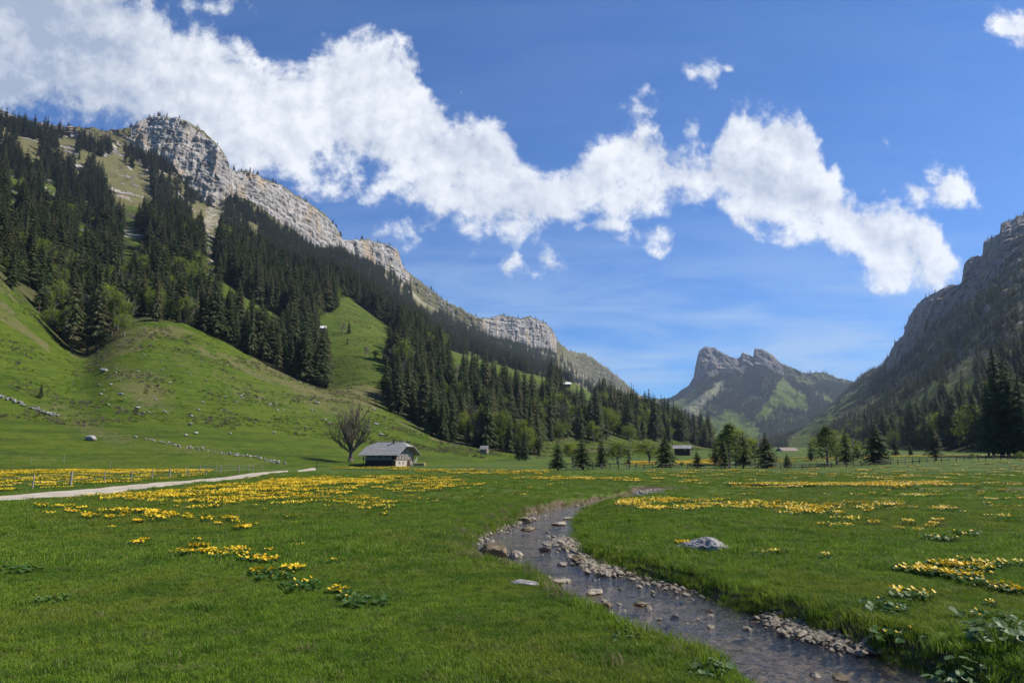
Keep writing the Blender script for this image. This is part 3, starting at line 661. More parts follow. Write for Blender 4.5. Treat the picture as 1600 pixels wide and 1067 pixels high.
def feat_peak(T):
    px, py, K = T.px, T.py, T.K
    n = fbm(T.X / 160, T.Y / 160, T.Z / 120, 4); n2 = fbm(T.X / 50, T.Y / 50, T.Z / 50, 4); w = 4 * n2; op = np.zeros(px.shape, bool)
    for p in POPEN: op |= inpoly(px + w, py + w, p)
    sc = 0.50 * inpoly(px + w, py + w, POPEN[4]) + 0.42 * ((K > 1.8) & (n2 > 0.22) & ~op)
    rock = 0.9 * sstep(2.95, 3.1, K) * (px > 1070) * np.where(px > 1225, 0.45, 1.0)
    dens = np.where(op, 0.02, 1.3) * (K < 2.95) * np.where(n + 0.5 * n2 > -0.22, 1, 0.08) * (K > 0.1)
    dens = dens * (px > 1090); dens = dens + 0.5 * (px > 1225) * (K > 2.95) * (K < 4.05) * (n2 > 0)
    T.dens = dens; T.open = op
    return {'rock': rock, 'scree': sc, 'dry': 0.35 * sstep(1, 3, K), 'forest': np.clip(dens * 1.1, 0, 1)}
PEAK = loft('mountain', [PF, P1, P2, P3, P4, lower(P4, 20, 700)], [50, 70, 90, 110, 12], 620, terrain_material('peak slope', (0.15, 0.145, 0.14)), disp_peak, feature=feat_peak, sig=[16, 16, 14, 5, 0, 3])
# ================================================================== PLANTS, ROCKS, BUILDINGS
# ---- scatter: one object of points carrying instances (for what nobody could count)
PROTO = {}
def proto_coll(name, objs):
    c = bpy.data.collections.new(name)
    for i, o in enumerate(objs):
        o.name = '%s_%02d' % (name, i); c.objects.link(o)
    return c
def scatter(name, P, rot, scl, idx, coll):
    n = len(P)
    o = mesh_np(name, P)
    me = o.data
    a = me.attributes.new('rot', 'FLOAT_VECTOR', 'POINT'); a.data.foreach_set('vector', np.ascontiguousarray(rot, np.float32).ravel())
    scl = np.asarray(scl); scl = np.stack([scl] * 3, 1) if scl.ndim == 1 else scl
    a = me.attributes.new('scl', 'FLOAT_VECTOR', 'POINT'); a.data.foreach_set('vector', np.ascontiguousarray(scl, np.float32).ravel())
    a = me.attributes.new('idx', 'INT', 'POINT'); a.data.foreach_set('value', np.ascontiguousarray(idx, np.int32))
    g = bpy.data.node_groups.new(name, 'GeometryNodeTree')
    g.interface.new_socket('Geometry', in_out='INPUT', socket_type='NodeSocketGeometry'); g.interface.new_socket('Geometry', in_out='OUTPUT', socket_type='NodeSocketGeometry')
    gi = g.nodes.new('NodeGroupInput'); go = g.nodes.new('NodeGroupOutput'); ip = g.nodes.new('GeometryNodeInstanceOnPoints')
    ci = g.nodes.new('GeometryNodeCollectionInfo'); ci.inputs[0].default_value = coll; ci.inputs[1].default_value = True; ci.inputs[2].default_value = True
    def na(nm, ty):
        x = g.nodes.new('GeometryNodeInputNamedAttribute'); x.data_type = ty; x.inputs[0].default_value = nm
        return [s for s in x.outputs if s.enabled and s.name == 'Attribute'][0]
    g.links.new(gi.outputs[0], ip.inputs['Points']); g.links.new(ci.outputs[0], ip.inputs['Instance']); ip.inputs['Pick Instance'].default_value = True
    g.links.new(na('idx', 'INT'), ip.inputs['Instance Index']); g.links.new(na('rot', 'FLOAT_VECTOR'), ip.inputs['Rotation']); g.links.new(na('scl', 'FLOAT_VECTOR'), ip.inputs['Scale'])
    g.links.new(ip.outputs[0], go.inputs[0])
    md = o.modifiers.new('scatter', 'NODES'); md.node_group = g
    return tag(o, kind='stuff')

# ---- materials
M_bark = simple('spruce bark', (0.10, 0.075, 0.055), (0.05, 0.04, 0.03), 3, 0.95)
M_greybark = simple('pale bark', (0.20, 0.17, 0.14), (0.09, 0.075, 0.06), 2.2, 0.95)
M_needle = leafy('spruce needles', [(0.036, 0.060, 0.022), (0.120, 0.108, 0.052), (0.058, 0.082, 0.030)], 0.18, 0.7, 0.05, 0.1)
M_leaf = leafy('spring leaves', [(0.13, 0.190, 0.020), (0.28, 0.31, 0.030), (0.18, 0.235, 0.030)], 0.42, 0.6, 0.4)
M_larch = leafy('larch needles', [(0.085, 0.115, 0.024), (0.13, 0.160, 0.035), (0.10, 0.13, 0.03)], 0.3, 0.6, 0.4)
M_twig = leafy('bare twigs', [(0.115, 0.092, 0.068), (0.15, 0.12, 0.09), (0.09, 0.072, 0.052)], 0.0, 0.9, 0.4)
def blade_material():
    m, n, out = material('grass blades'); P = n.pos(); r = n.new('ShaderNodeObjectInfo').outputs['Random']
    c = n.mix(r, (0.126, 0.235, 0.014), (0.192, 0.285, 0.022)); big = n.noise(P, 0.10, 4, 0.6); mid = n.noise(P, 0.7, 5, 0.65); fine = n.noise(P, 4.5, 4, 0.7)
    c = n.mix(n.ramp(big, 0.42, 0.6, 0, .8), c, (0.205, 0.235, 0.026)); c = n.mix(n.ramp(mid, 0.45, 0.62, 0, .85), c, (0.085, 0.175, 0.013)); c = n.mix(n.ramp(fine, 0.48, 0.66, 0, .8), c, (0.048, 0.100, 0.010))
    c = n.mix(n.ramp(n.noise(P, 1.9, 5, .7), 0.56, 0.68, 0, .55), c, (0.21, 0.20, 0.075))
    b = principled(n, out, c, 0.6, None, 0.18, link=False); t = n.new('ShaderNodeBsdfTranslucent'); n.put(t.inputs[0], c); mx = n.new('ShaderNodeMixShader'); mx.inputs[0].default_value = 0.38
    n.l.new(b, mx.inputs[1]); n.l.new(t.outputs[0], mx.inputs[2]); n.l.new(mx.outputs[0], out.inputs[0]); return m
M_blade = blade_material()
M_straw = leafy('dry grass', [(0.26, 0.21, 0.10), (0.16, 0.15, 0.06), (0.20, 0.17, 0.08)], 0.3, 0.7, 1.0)
M_mleaf = leafy('marigold leaves', [(0.040, 0.092, 0.016), (0.075, 0.135, 0.022), (0.055, 0.11, 0.018)], 0.3, 0.5, 2.0, 0.25)
M_petal = leafy('marigold petals', [(0.80, 0.52, 0.012), (0.82, 0.62, 0.025), (0.78, 0.46, 0.010)], 0.15, 0.45, 2.0, 0.3)
M_bleaf = leafy('butterbur leaves', [(0.06, 0.12, 0.03), (0.11, 0.16, 0.05), (0.08, 0.14, 0.04)], 0.3, 0.5, 3.0, 0.3)
M_daisy = simple('white petals', (0.75, 0.75, 0.72), (0.7, 0.7, 0.68), 3, 0.6)
def rock_material(name, a, b, sc=2.5, lich=(0.30, 0.30, 0.26)):
    m, n, out = material(name); v = n.new('ShaderNodeTexCoord').outputs['Object']
    r = n.new('ShaderNodeObjectInfo').outputs['Random']
    c = n.mix(n.ramp(n.noise(v, sc, 7, 0.7), 0.36, 0.62), a, b)
    c = n.mix(n.ramp(n.noise(n.vmath('ADD', v, (5, 5, 5)), sc * 2.5, 6, 0.7), 0.55, 0.66, 0, 0.7), c, lich)
    c = n.mix(n.math('MULTIPLY', r, 0.45), c, tuple(x * 0.55 for x in b))
    principled(n, out, c, 0.85, n.bump(n.noise(v, sc * 5, 6, 0.75), 0.8, 0.05), 0.25); return m
M_rock = rock_material('limestone', (0.16, 0.15, 0.14), (0.40, 0.37, 0.34), 3.0, (0.52, 0.50, 0.47))
M_peb = rock_material('stream stone', (0.17, 0.135, 0.09), (0.42, 0.36, 0.27), 4.0, (0.52, 0.47, 0.37))
M_wet = rock_material('wet mossy stone', (0.08, 0.065, 0.03), (0.24, 0.18, 0.11), 4.0, (0.12, 0.12, 0.04))

# ---- spruce prototypes (unit: metres, height about 10)
def spruce(seed, Hh=10.0, R=2.1, levels=24, per=9, fine=3, bare=0.08, droop=0.35, gap=0.12):
    r = random.Random(seed); cv, cf = [], []
    def tri(a, b, c): n = len(cv); cv.extend([a, b, c]); cf.append((n, n + 1, n + 2))
    lean = [r.uniform(-.02, .02), r.uniform(-.02, .02)]
    for L in range(levels):
        u = (L + r.random() * 0.6) / levels; z = Hh * (bare + (1 - bare) * u ** 0.92)
        if z > Hh * 0.985: z = Hh * 0.985
        rad = R * (1 - u) ** 0.78 * (0.55 + 0.45 * min(1, u / 0.10)) * r.uniform(0.86, 1.12) + 0.05
        off = r.uniform(0, 6.28)
        for k in range(per):
            if r.random() < gap: continue
            a = off + 2 * pi * k / per + r.uniform(-.28, .28); ln = rad * r.uniform(0.6, 1.15)
            ca, sa = cos(a), sin(a); bx, by = lean[0] * z, lean[1] * z
            dr = droop * ln * r.uniform(0.5, 1.4); up = 0.14 * ln * r.uniform(0, 1)
            def pt(s, side, dz=0.0):
                zz = z + up * math.sin(s * 3.0) - dr * s ** 1.6 + dz
                x, y = s * ln, side
                return (bx + ca * x - sa * y, by + sa * x + ca * y, zz)
            if fine <= 0:
                wd_ = 0.26 * ln + 0.08
                tri(pt(0, 0, 0.14 * ln), pt(0.72, wd_), pt(1, 0)); tri(pt(0, 0, 0.14 * ln), pt(1, 0), pt(0.72, -wd_))
                tri(pt(0.1, 0.0), pt(0.7, 0.05, 0), pt(0.6, 0.0, -0.25 * ln))
            else:
                ns = fine + 2
                for i in range(ns):
                    s0 = 0.12 + 0.80 * i / ns; tw = (0.34 * ln * (1 - s0 * 0.75) + 0.09) * r.uniform(0.7, 1.25)
                    for sd_ in (-1, 1):
                        a0 = pt(s0 - 0.05, 0, 0.02); a1 = pt(min(1, s0 + 0.13), 0, 0); tip = pt(min(1.08, s0 + 0.20), sd_ * tw, -0.28 * tw - r.uniform(0, 0.06 * ln))
                        tri(a0, a1, tip)
                    if r.random() < 0.8: tri(pt(s0, -0.03), pt(s0 + 0.16, 0.03), pt(s0 + 0.1, 0, -0.20 * tw - 0.12 * ln * r.random()))
                tri(pt(0.86, 0.05), pt(0.86, -0.05), pt(1.12, 0, -0.02))
    for k in range(5):                                   # leader
        a = k * 1.256; x, y = lean[0] * Hh, lean[1] * Hh
        tri((x + .10 * cos(a), y + .10 * sin(a), Hh * .955), (x + .10 * cos(a + 1.2), y + .10 * sin(a + 1.2), Hh * .955), (x, y, Hh * 1.015))
    tm = MB(); tm.tube((0, 0, -0.4), (lean[0] * Hh * .5, lean[1] * Hh * .5, Hh * .5), 0.17, 0.10, 7); tm.tube((lean[0] * Hh * .5, lean[1] * Hh * .5, Hh * .5), (lean[0] * Hh, lean[1] * Hh, Hh * .97), 0.10, 0.02, 6)
    return np.array(cv), np.array(cf), tm
def joined(name, cvf, tm, mcrown, mtrunk):
    cv, cf, _ = cvf if len(cvf) == 3 else (*cvf, None)
    m = MB(); m.v = [tuple(p) for p in cv]; m.f = [tuple(f) for f in cf]; m.m = [0] * len(m.f)
    n = len(m.v); m.v += tm.v; m.f += [tuple(i + n for i in f) for f in tm.f]; m.m += [1] * len(tm.f)
    return m.build(name, [mcrown, mtrunk], link=False)
# ---- broadleaf prototypes
def broadleaf(seed, Hh=10.0, R=3.2, nleaf=3600, leaf=0.24, narrow=False, larch=False):
    r = random.Random(seed); g = np.random.default_rng(seed)
    tm = MB(); tips = []
    def grow(p, d, ln, rad, depth):
        q = p + d * ln; tm.tube(p, q, rad, rad * 0.68, 6 if depth < 2 else 4)
        if depth >= 4 or rad < 0.018: tips.append(q); return
        if depth >= 2: tips.append(q)
        for k in range(3 if depth < 3 else 2):
            a = r.uniform(0, 2 * pi); sp_ = r.uniform(0.35, 0.75) * (0.7 if narrow else 1)
            ax = mathutils.Vector((cos(a), sin(a), 0)); nd = (d + ax * sp_ + mathutils.Vector((0, 0, 0.14))).normalized()
            grow(q, nd, ln * r.uniform(0.68, 0.88), rad * 0.62, depth + 1)
    V = mathutils.Vector
    if larch:
        tm.tube((0, 0, -.3), (0, 0, Hh * .98), 0.16, 0.02, 6)
        for k in range(60):
            u = (k + 2) / 62; z = Hh * (0.12 + 0.86 * u); a = r.uniform(0, 6.28); ln = R * (1 - u) ** 0.8 * r.uniform(0.6, 1.1) + 0.1
            for s in (0.35, 0.6, 0.85, 1.0): tips.append(V((cos(a) * ln * s, sin(a) * ln * s, z + 0.1 * s * ln)))
            tm.tube((0, 0, z), (cos(a) * ln, sin(a) * ln, z + .1 * ln), 0.03, 0.008, 3)
        sg = 0.22
    else:
        tm.tube((0, 0, -.4), (0, 0, Hh * .2), 0.24, 0.18, 8)
        for k in range(6):
            a = 2 * pi * k / 6 + r.uniform(-.4, .4); el = r.uniform(0.7, 1.35)
            grow(V((0, 0, Hh * r.uniform(.16, .26))), V((cos(a) * cos(el), sin(a) * cos(el), sin(el))), Hh * .22, 0.10, 1)
        grow(V((0, 0, Hh * .2)), V((0, 0, 1)), Hh * .24, 0.14, 1)
        sg = 0.42
    tips = np.array([tuple(t) for t in tips]); z = tips[:, 2]; tips[:, 2] = np.interp(z, [z.min(), z.max()], [Hh * .2, Hh * .95]); 
    rr = np.hypot(tips[:, 0], tips[:, 1]); tips[:, :2] *= (R / max(np.percentile(rr, 95), .1))
    if not larch: pass
    c = tips[g.integers(0, len(tips), nleaf)] + g.normal(0, sg, (nleaf, 3)) * np.array([1, 1, 0.75])
    ax1 = g.normal(size=(nleaf, 3)); ax1 /= np.linalg.norm(ax1, axis=1, keepdims=True)
    ax2 = np.cross(ax1, g.normal(size=(nleaf, 3))); ax2 /= np.linalg.norm(ax2, axis=1, keepdims=True)
    s = leaf * g.uniform(0.6, 1.3, (nleaf, 1))
    v = np.stack([c - ax1 * s * .5, c + ax2 * s * .45, c + ax1 * s * .6, c - ax2 * s * .45], 1).reshape(-1, 3)
    f = np.arange(nleaf * 4).reshape(-1, 4)
    return v, f, tm
SPN = [spruce(1, levels=30, per=10, fine=3), spruce(2, levels=28, per=10, fine=3, R=2.5, gap=.18), spruce(3, levels=32, per=9, fine=3, R=1.7, droop=.5, gap=.2), spruce(4, levels=26, per=11, fine=3, R=2.9, bare=.04),
       spruce(5, levels=24, per=7, fine=3, R=1.5, bare=.22, gap=.34, droop=.6), spruce(6, levels=28, per=9, fine=3, R=2.2, bare=.12, gap=.28)]
SPF = [spruce(11 + i, levels=[15, 13, 16, 14][i], per=7, fine=0, R=[1.7, 2.0, 1.35, 1.6][i], gap=.15, bare=.05) for i in range(4)]
BRN = [broadleaf(21), broadleaf(22, R=2.6, narrow=True), broadleaf(23, R=3.6), broadleaf(24, R=1.9, nleaf=3000, leaf=.2, larch=True), broadleaf(25, R=2.2, nleaf=900, leaf=.15, narrow=True)]
P_spn = [joined('p', s[:2], s[2], M_needle, M_bark) for s in SPN]
P_spf = [joined('p', s[:2], s[2], M_needle, M_bark) for s in SPF]
P_brn = [joined('p', (b[0], b[1]), b[2], M_larch if i == 3 else (M_twig if i == 4 else M_leaf), M_greybark) for i, b in enumerate(BRN)]
nearmesh = [o.data for o in P_spn]; bmesh_ = [o.data for o in P_brn]
C_tree = proto_coll('tree_proto', P_spf + P_spn + P_brn)      # 0-3 far spruce, 4-9 spruce, 10-14 broadleaf

# ---- depth buffer of the terrain, to know which trees show
ZB = np.full((534, 801), 1e9)
def splat(T, s=2.0):
    ix = (T.px / s).astype(int).ravel(); iy = (T.py / s).astype(int).ravel(); d = T.Y.ravel()
    ok = (ix >= 0) & (ix < 800) & (iy >= 0) & (iy < 533); np.minimum.at(ZB, (iy[ok], ix[ok]), d[ok])
for T_ in (LEFT, RIGHT, PEAK): splat(T_)
for _ in range(2):                                # close pinholes
    Z1 = ZB.copy(); Z1[1:] = np.where(ZB[1:] > 1e8, ZB[:-1], ZB[1:]); ZB = Z1
# ---- draw candidate trees from the slopes
def cells(T):
    P = np.stack([T.X, T.Y, T.Z], -1); a = P[1:, :-1] - P[:-1, :-1]; b = P[:-1, 1:] - P[:-1, :-1]
    return np.abs(a[..., 0] * b[..., 1] - a[..., 1] * b[..., 0]) + 0.25 * np.linalg.norm(np.cross(a, b), axis=-1)
def candidates(T, per_m2, region):
    A = cells(T); d = T.dens[:-1, :-1]; Y = T.Y[:-1, :-1]
    lam = A * d * per_m2(Y, T); n = RNG.poisson(np.clip(lam, 0, 3)); n *= ((T.px[:-1, :-1] > -260) & (T.px[:-1, :-1] < 1900))
    i, j = np.nonzero(n); rep = n[i, j]; i = np.repeat(i, rep); j = np.repeat(j, rep)
    u = RNG.random(len(i))[:, None]; v = RNG.random(len(i))[:, None]
    P = np.stack([T.X, T.Y, T.Z], -1); p = P[i, j]; p = p + (P[i + 1, j] - p) * u * .9 + (P[i, j + 1] - p) * v * .9
    return p, T.K[i, j], T.px[i, j], T.py[i, j]
pl, kl, pxl, pyl = candidates(LEFT, lambda Y, T: 0.040 / (1 + (Y / 1100.0) ** 1.3), 'left')
pr, kr, pxr, pyr = candidates(RIGHT, lambda Y, T: 0.026 / (1 + (Y / 1200.0) ** 1.3), 'right')
pp, kp, pxp, pyp = candidates(PEAK, lambda Y, T: 0.0034, 'peak')
print('candidates', len(pl), len(pr), len(pp))
# a clearing shows only if no crown below it reaches up into view
def clear(p, k, px, py, polys, kmin):
    _, _, d = proj(p[:, 0], p[:, 1], p[:, 2]); hh = 19.0 / d * FP; keep = np.ones(len(p), bool)
    for q in polys:
        for f in (.35, .7): keep &= ~((k > kmin) & inpoly(px, py - hh * f, q))
    return keep
kk = clear(pl, kl, pxl, pyl, OPEN[1:], 3.35); pl, kl, pxl, pyl = pl[kk], kl[kk], pxl[kk], pyl[kk]
kk = clear(pr, kr, pxr, pyr, ROPEN, 0.0); pr, kr, pxr, pyr = pr[kk], kr[kk], pxr[kk], pyr[kk]
TP = np.concatenate([pl, pr, pp]); TK = np.concatenate([kl, kr + 20, kp + 40]); TX = np.concatenate([pxl, pxr, pxp]); TY = np.concatenate([pyl, pyr, pyp])
nT = len(TP); Yd = TP[:, 1]
hgt = RNG.normal(1, 0.30, nT).clip(.35, 1.6) * np.interp(Yd, [200, 500, 900, 1300, 2500, 5000], [17, 19, 21, 19, 26, 34])
hgt = np.where((TK > 6.9) & (TK < 20), hgt * 0.55, hgt)
hgt = np.where((TK > 21.2) & (TK < 40), hgt * 0.68, hgt); hgt = np.where((TK > 22.8) & (TK < 40), hgt * 0.7, hgt); hgt = np.where((TK > 42.9), hgt * 0.6, hgt)
hgt = np.where((TK < 20) & (TX > 560) & (TK < 3), hgt * .82, hgt)
hgt = np.where((TK < 3.4) & (TX < 320), hgt * .82, hgt)
cl_n = fbm(TP[:, 0] / 30, TP[:, 1] / 30, 3, 3)
kind = RNG.integers(0, 4, nT)                     # far spruce
near = Yd < 620
kind = np.where(near, 4 + RNG.choice([0, 1, 2, 5, 4], nT, p=[.3, .22, .26, .14, .08]), kind)
rb = RNG.random(nT)
br = ((TK < 20) & near & (((TX > 840) & (TX < 1120) & (rb < .35)) | ((TX < 310) & (TY > 420) & (rb < .30)) | ((TX > 600) & (TX < 700) & (rb < .10)) | ((TX > 700) & (TX <= 840) & (TY > 640) & (rb < .25)) | (rb < .035))) | ((TK > 20) & (TK < 21.6) & (rb < .22))
kind = np.where(br, 10 + RNG.choice([0, 1, 2, 3, 4], nT, p=[.22, .24, .14, .15, .25]), kind)
hgt = np.where(br, hgt * .72, hgt)
kind = np.where(Yd > 1200, RNG.integers(0, 4, nT), kind)
Rbase = np.array([1.7, 2.0, 1.35, 1.6, 2.1, 2.5, 1.7, 2.9, 1.5, 2.2, 3.2, 2.6, 3.6, 1.9, 2.2])
# ---- trees standing free, read off the photograph: (column, base row, top row, kind)
def on_terrain(px, py, T=LEFT):
    d = np.abs(T.px - px) + np.abs(T.py - py); c = d < max(2.5, d.min() + 0.8)
    i = np.argmin(np.where(c, T.Y, 1e9)); return np.array([T.X.flat[i], T.Y.flat[i], T.Z.flat[i]])
def on_ground(px, py):
    x, y = on_plane(px, py); 
    for _ in range(6):
        z = float(ground_h(np.array([x]), np.array([y]))[0]); x, y = on_plane(px, py, min(z, 1.9)); 
        if y > 900 or y < 0: y = 900; x = at(px, py, y)[0]
    return np.array([x, y, float(ground_h(np.array([x]), np.array([y]))[0])])
def atY(px, Y):
    x = at(px, 720, Y)[0]; z = float(ground_h(np.array([x]), np.array([Y]))[0]); return np.array([x, Y, z])
FREE = [  # px, distance, top row, proto, label
    (872, 98, 688, 4, 'small spruce at the left end of the row along the far fence'),
    (910, 101, 682, 5, 'second young spruce from the left in the fence row'),
    (940, 103, 683, 6, 'narrow young spruce third from the left in the fence row'),
    (983, 106, 698, 8, 'scraggly brownish spruce below the light green maple on the fence line'),
    (1040, 118, 678, 7, 'wide dark bushy spruce left of the grey roofed hut behind the fence'),
    (1090, 112, 704, 5, 'short dark spruce just right of the wide bushy one on the fence line'),
    (1140, 112, 660, 13, 'tall pale green larch rising behind two spruces on the fence line'),
    (1161, 114, 674, 4, 'bushy spruce right of the pale larch at the fence'),
    (1132, 109, 686, 6, 'slim spruce left of the pale larch at the fence'),
    (1197, 114, 675, 7, 'broad dark spruce standing alone in the middle of the fence row'),
    (1230, 112, 708, 5, 'tiny spruce right of the broad dark one at the fence'),
    (1293, 120, 664, 13, 'broad light green larch right of centre on the fence line'),
    (1322, 122, 674, 6, 'slender dark spruce beside the broad light green larch'),
    (1373, 122, 660, 7, 'large dark bushy spruce right of the slender one on the fence line'),
    (1463, 128, 668, 9, 'loose crowned spruce standing alone left of the dark trees at the right edge'),
    (1554, 146, 600, 4, 'lowest dark spruce at the left side of the tall group on the right edge'),
    (1568, 150, 543, 6, 'tallest pointed dark spruce in the group on the right edge'),
    (1588, 146, 560, 4, 'dark spruce right of the tallest one at the right edge'),
    (1604, 142, 585, 9, 'dark spruce cut by the right edge of the view'),
    (1546, 160, 632, 8, 'thin half bare dark spruce left of the tall group on the right edge'),
    (1625, 150, 560, 4, 'dark spruce just outside the right edge'), (1650, 148, 590, 5, 'second dark spruce outside the right edge'), (1577, 160, 575, 5, 'dark spruce filling the gap behind the tallest one'),
]
FREE += [(1150, 135, 668, 11, 'light green maple peeping out behind the pale larch'), (1268, 150, 690, 6, 'small dark spruce behind and left of the broad light green larch'), (1340, 150, 690, 5, 'small dark spruce between the slender and the large bushy one'), (1308, 130, 672, 12, 'round olive maple right behind the broad light green larch'),
   (1118, 140, 688, 6, 'small dark spruce in the gap left of the pale larch'), (1180, 150, 690, 13, 'small pale larch behind the gap before the broad dark spruce'), (1400, 170, 690, 4, 'dark spruce set back right of the large bushy one'), (1424, 165, 694, 6, 'lower dark spruce set back left of the loose crowned one'), (965, 150, 690, 11, 'light green maple between the narrow and the brownish spruce'), (1015, 150, 684, 12, 'spreading green maple left of the wide dark bushy spruce'), (895, 150, 690, 11, 'small light green maple between the first two fence row spruces')]
GROUP_R = 'spruces in the fence row across the valley floor'
FREE_L = [  # px, base row, top row, proto, label     (on the left slope)
    (65, 622, 596, 4, 'lone small dark spruce on the left slope above the broken stone wall'),
    (136, 551, 440, 8, 'tall thin spruce with bare pale trunk at the lowest tip of the left forest'),
    (112, 548, 425, 9, 'tall dark spruce left of the bare trunked one at the forest tip'),
    (150, 545, 430, 9, 'tall brownish spruce right of the bare trunked one at the forest tip'),
    (820, 720, 664, 4, 'dark spruce at the foot of the forest corner right of the small shed'),
    (812, 718, 678, 5, 'shorter dark spruce tucked left of the forest corner spruce'),
    (195, 524, 482, 12, 'bright green round beech low at the edge of the left forest'),
    (166, 520, 442, 11, 'bright yellow green beech right of the tall trunked spruce'),
    (85, 490, 432, 11, 'bright green beech on the left forest edge near the left side'),
    (18, 430, 396, 10, 'bright green beech at the far left forest edge'),
    (225, 480, 432, 11, 'yellow green beech high in the left forest edge'),
    (288, 502, 458, 10, 'light green beech at the right end of the left forest edge'),
    (638, 590, 560, 10, 'bright green round beech beside the high meadow'),
    (600, 618, 585, 12, 'dark green round maple at the upper edge of the meadow slope'),
    (545, 520, 498, 4, 'small spruce right of the white hut on the upper meadow'),
    (536, 522, 500, 14, 'bare reddish bush tree right of the white hut on the upper meadow'),
    (571, 556, 536, 14, 'bare grey tree in the middle of the upper meadow'),
    (585, 560, 545, 10, 'small fresh green tree in the middle of the upper meadow'),
    (600, 562, 542, 14, 'bare grey tree by the forest edge on the upper meadow'),
    (983, 696, 660, 10, 'light green round maple behind the brownish fence row spruce'),
    (928, 690, 655, 11, 'light green maple in front of the dark forest left of the round maple'),
    (543, 538, 526, 6, 'tiny spruce standing alone low on the upper meadow'),
]
def make_tree(lab, p, h, pr_, rz, R=1.0, group=None, parts=True):
    cat = 'tree'; nm = 'spruce_tree' if pr_ < 10 else ('larch_tree' if pr_ == 13 else ('bare_tree' if pr_ == 14 else 'broadleaf_tree'))
    s = h / 10.0
    if parts:
        e = empty(nm, tuple(p), rz); e.scale = (s * R, s * R, s); tag(e, lab, cat, group)
        key = ('parts', pr_)
        if key not in PROTO:
            src = SPN[pr_ - 4] if pr_ < 10 else BRN[pr_ - 10]
            if pr_ < 10: c = mesh_np('crown', src[0], T=src[1], mats=[M_needle], smooth=False, link=False)
            else: c = mesh_np('crown', src[0], Q=src[1], mats=[M_larch if pr_ == 13 else (M_twig if pr_ == 14 else M_leaf)], smooth=False, link=False)
            PROTO[key] = (c, src[2].build('trunk', [M_bark if pr_ < 10 else M_greybark], link=False, smooth=True))
        for o in PROTO[key]:
            c = o.copy(); c.name = o.data.name; COL.objects.link(c); c.parent = e
        return e
    o = bpy.data.objects.new(nm, (nearmesh[pr_ - 4] if pr_ < 10 else bmesh_[pr_ - 10])); COL.objects.link(o)
    o.location = tuple(p); o.scale = (s * R, s * R, s); o.rotation_euler = (0, 0, rz); tag(o, lab, cat, group); return o
free_px = []
for px, Y, ty, k, lab in FREE:
    p = atY(px, Y); topz = at(px, ty, Y)[2]; h = topz - p[2]
    make_tree(lab, p, h, k, random.uniform(0, 6), (1.9 if k in (6, 4, 5, 9, 8) else (1.6 if k == 7 else 2.1)) if px < 1500 else 1.25, GROUP_R if px < 1500 else 'tall dark spruces at the right edge')
for px, by, ty, k, lab in FREE_L:
    p = on_terrain(px, by); _, _, d = proj(*p); h = (by - ty) / FP * float(d) * 1.0
    make_tree(lab, p, h, k, random.uniform(0, 6), 1.0 if k < 10 else 1.15, 'trees standing free on the left slopes')
# ---- dark belt of small bushes on the fence line, right of the wide spruce
for i, (px, Y, hh, k) in enumerate([(1065, 110, 1.1, 10), (1078, 111, 0.9, 10), (1120, 108, 1.0, 12), (932, 104, 1.0, 10), (1345, 118, .9, 12), (1520, 125, 1.3, 10), (1594, 120, 1.6, 12)]):
    o = make_tree('low dark green bush at the foot of the far wooden fence', atY(px, Y), hh, k, i, 1.3, 'low bushes along the far fence', parts=False); o.name = 'bush'; o['category'] = 'bush'
# ---- which forest trees show largest: paint silhouettes front to back
ppx, ppy, pd = proj(TP[:, 0], TP[:, 1], TP[:, 2]); hp = hgt / pd * FP; order = np.argsort(Yd); vis = np.zeros(nT)
ZT = np.zeros(ZB.shape, bool)
for i in order:
    if Yd[i] > 700: break
    x0, yb, hh_ = ppx[i] / 2, ppy[i] / 2, hp[i] / 2
    wd_ = max(hh_ * .16, .6); a, b = int(max(0, x0 - wd_)), int(min(799, x0 + wd_)) + 1; c, e_ = int(max(0, yb - hh_)), int(min(533, yb)) + 1
    if a >= b or c >= e_ or x0 < 0 or x0 > 800: continue
    sub = ZT[c:e_, a:b]; zb = ZB[c:e_, a:b]
    yy_, xx_ = np.mgrid[c:e_, a:b]; mk = (np.abs(xx_ + .5 - x0) < wd_ * (yy_ - (yb - hh_)) / max(hh_, 1) + .5) & (~sub) & (zb > Yd[i] - 25)
    vis[i] = mk.sum(); sub |= mk
top = np.argsort(-vis)
ispr = kind < 10
selS = [i for i in top if ispr[i] and vis[i] > 0][:270]; selB = [i for i in top if (not ispr[i]) and vis[i] > 0][:120]
chosen = np.zeros(nT, bool); chosen[selS] = True; chosen[selB] = True
def sz_(i): return 'tall' if hgt[i] > 17.5 else 'smaller'
def zone(i):
    x = TX[i]; a, b = zone_(i); a = a.replace('the dense forest on the upper left slope', 'the upper left forest').replace('the long row along the grassy ridge above the chalet', 'the grassy ridge row').replace('the steep forest right of the chalet', 'the forest right of the chalet').replace('the mixed forest edge behind the fence row', 'the forest edge behind the fence row')
    if TK[i] > 20: a += ' below the cliffs' if x < 1450 else ' behind the tall edge group'
    elif x < 100: a += ' near the left edge'
    elif x < 200: a += ' behind the pale trunk at its tip'
    elif x < 310: a += ' at its right end'
    elif x < 400: a += ', upper half'
    elif x < 515: a += ', lower half'
    elif x < 680: a += ' beside the high meadow'
    elif x < 770: a += ' over the plank shed'
    elif x < 860: a += ' at its lower corner'
    return a, b
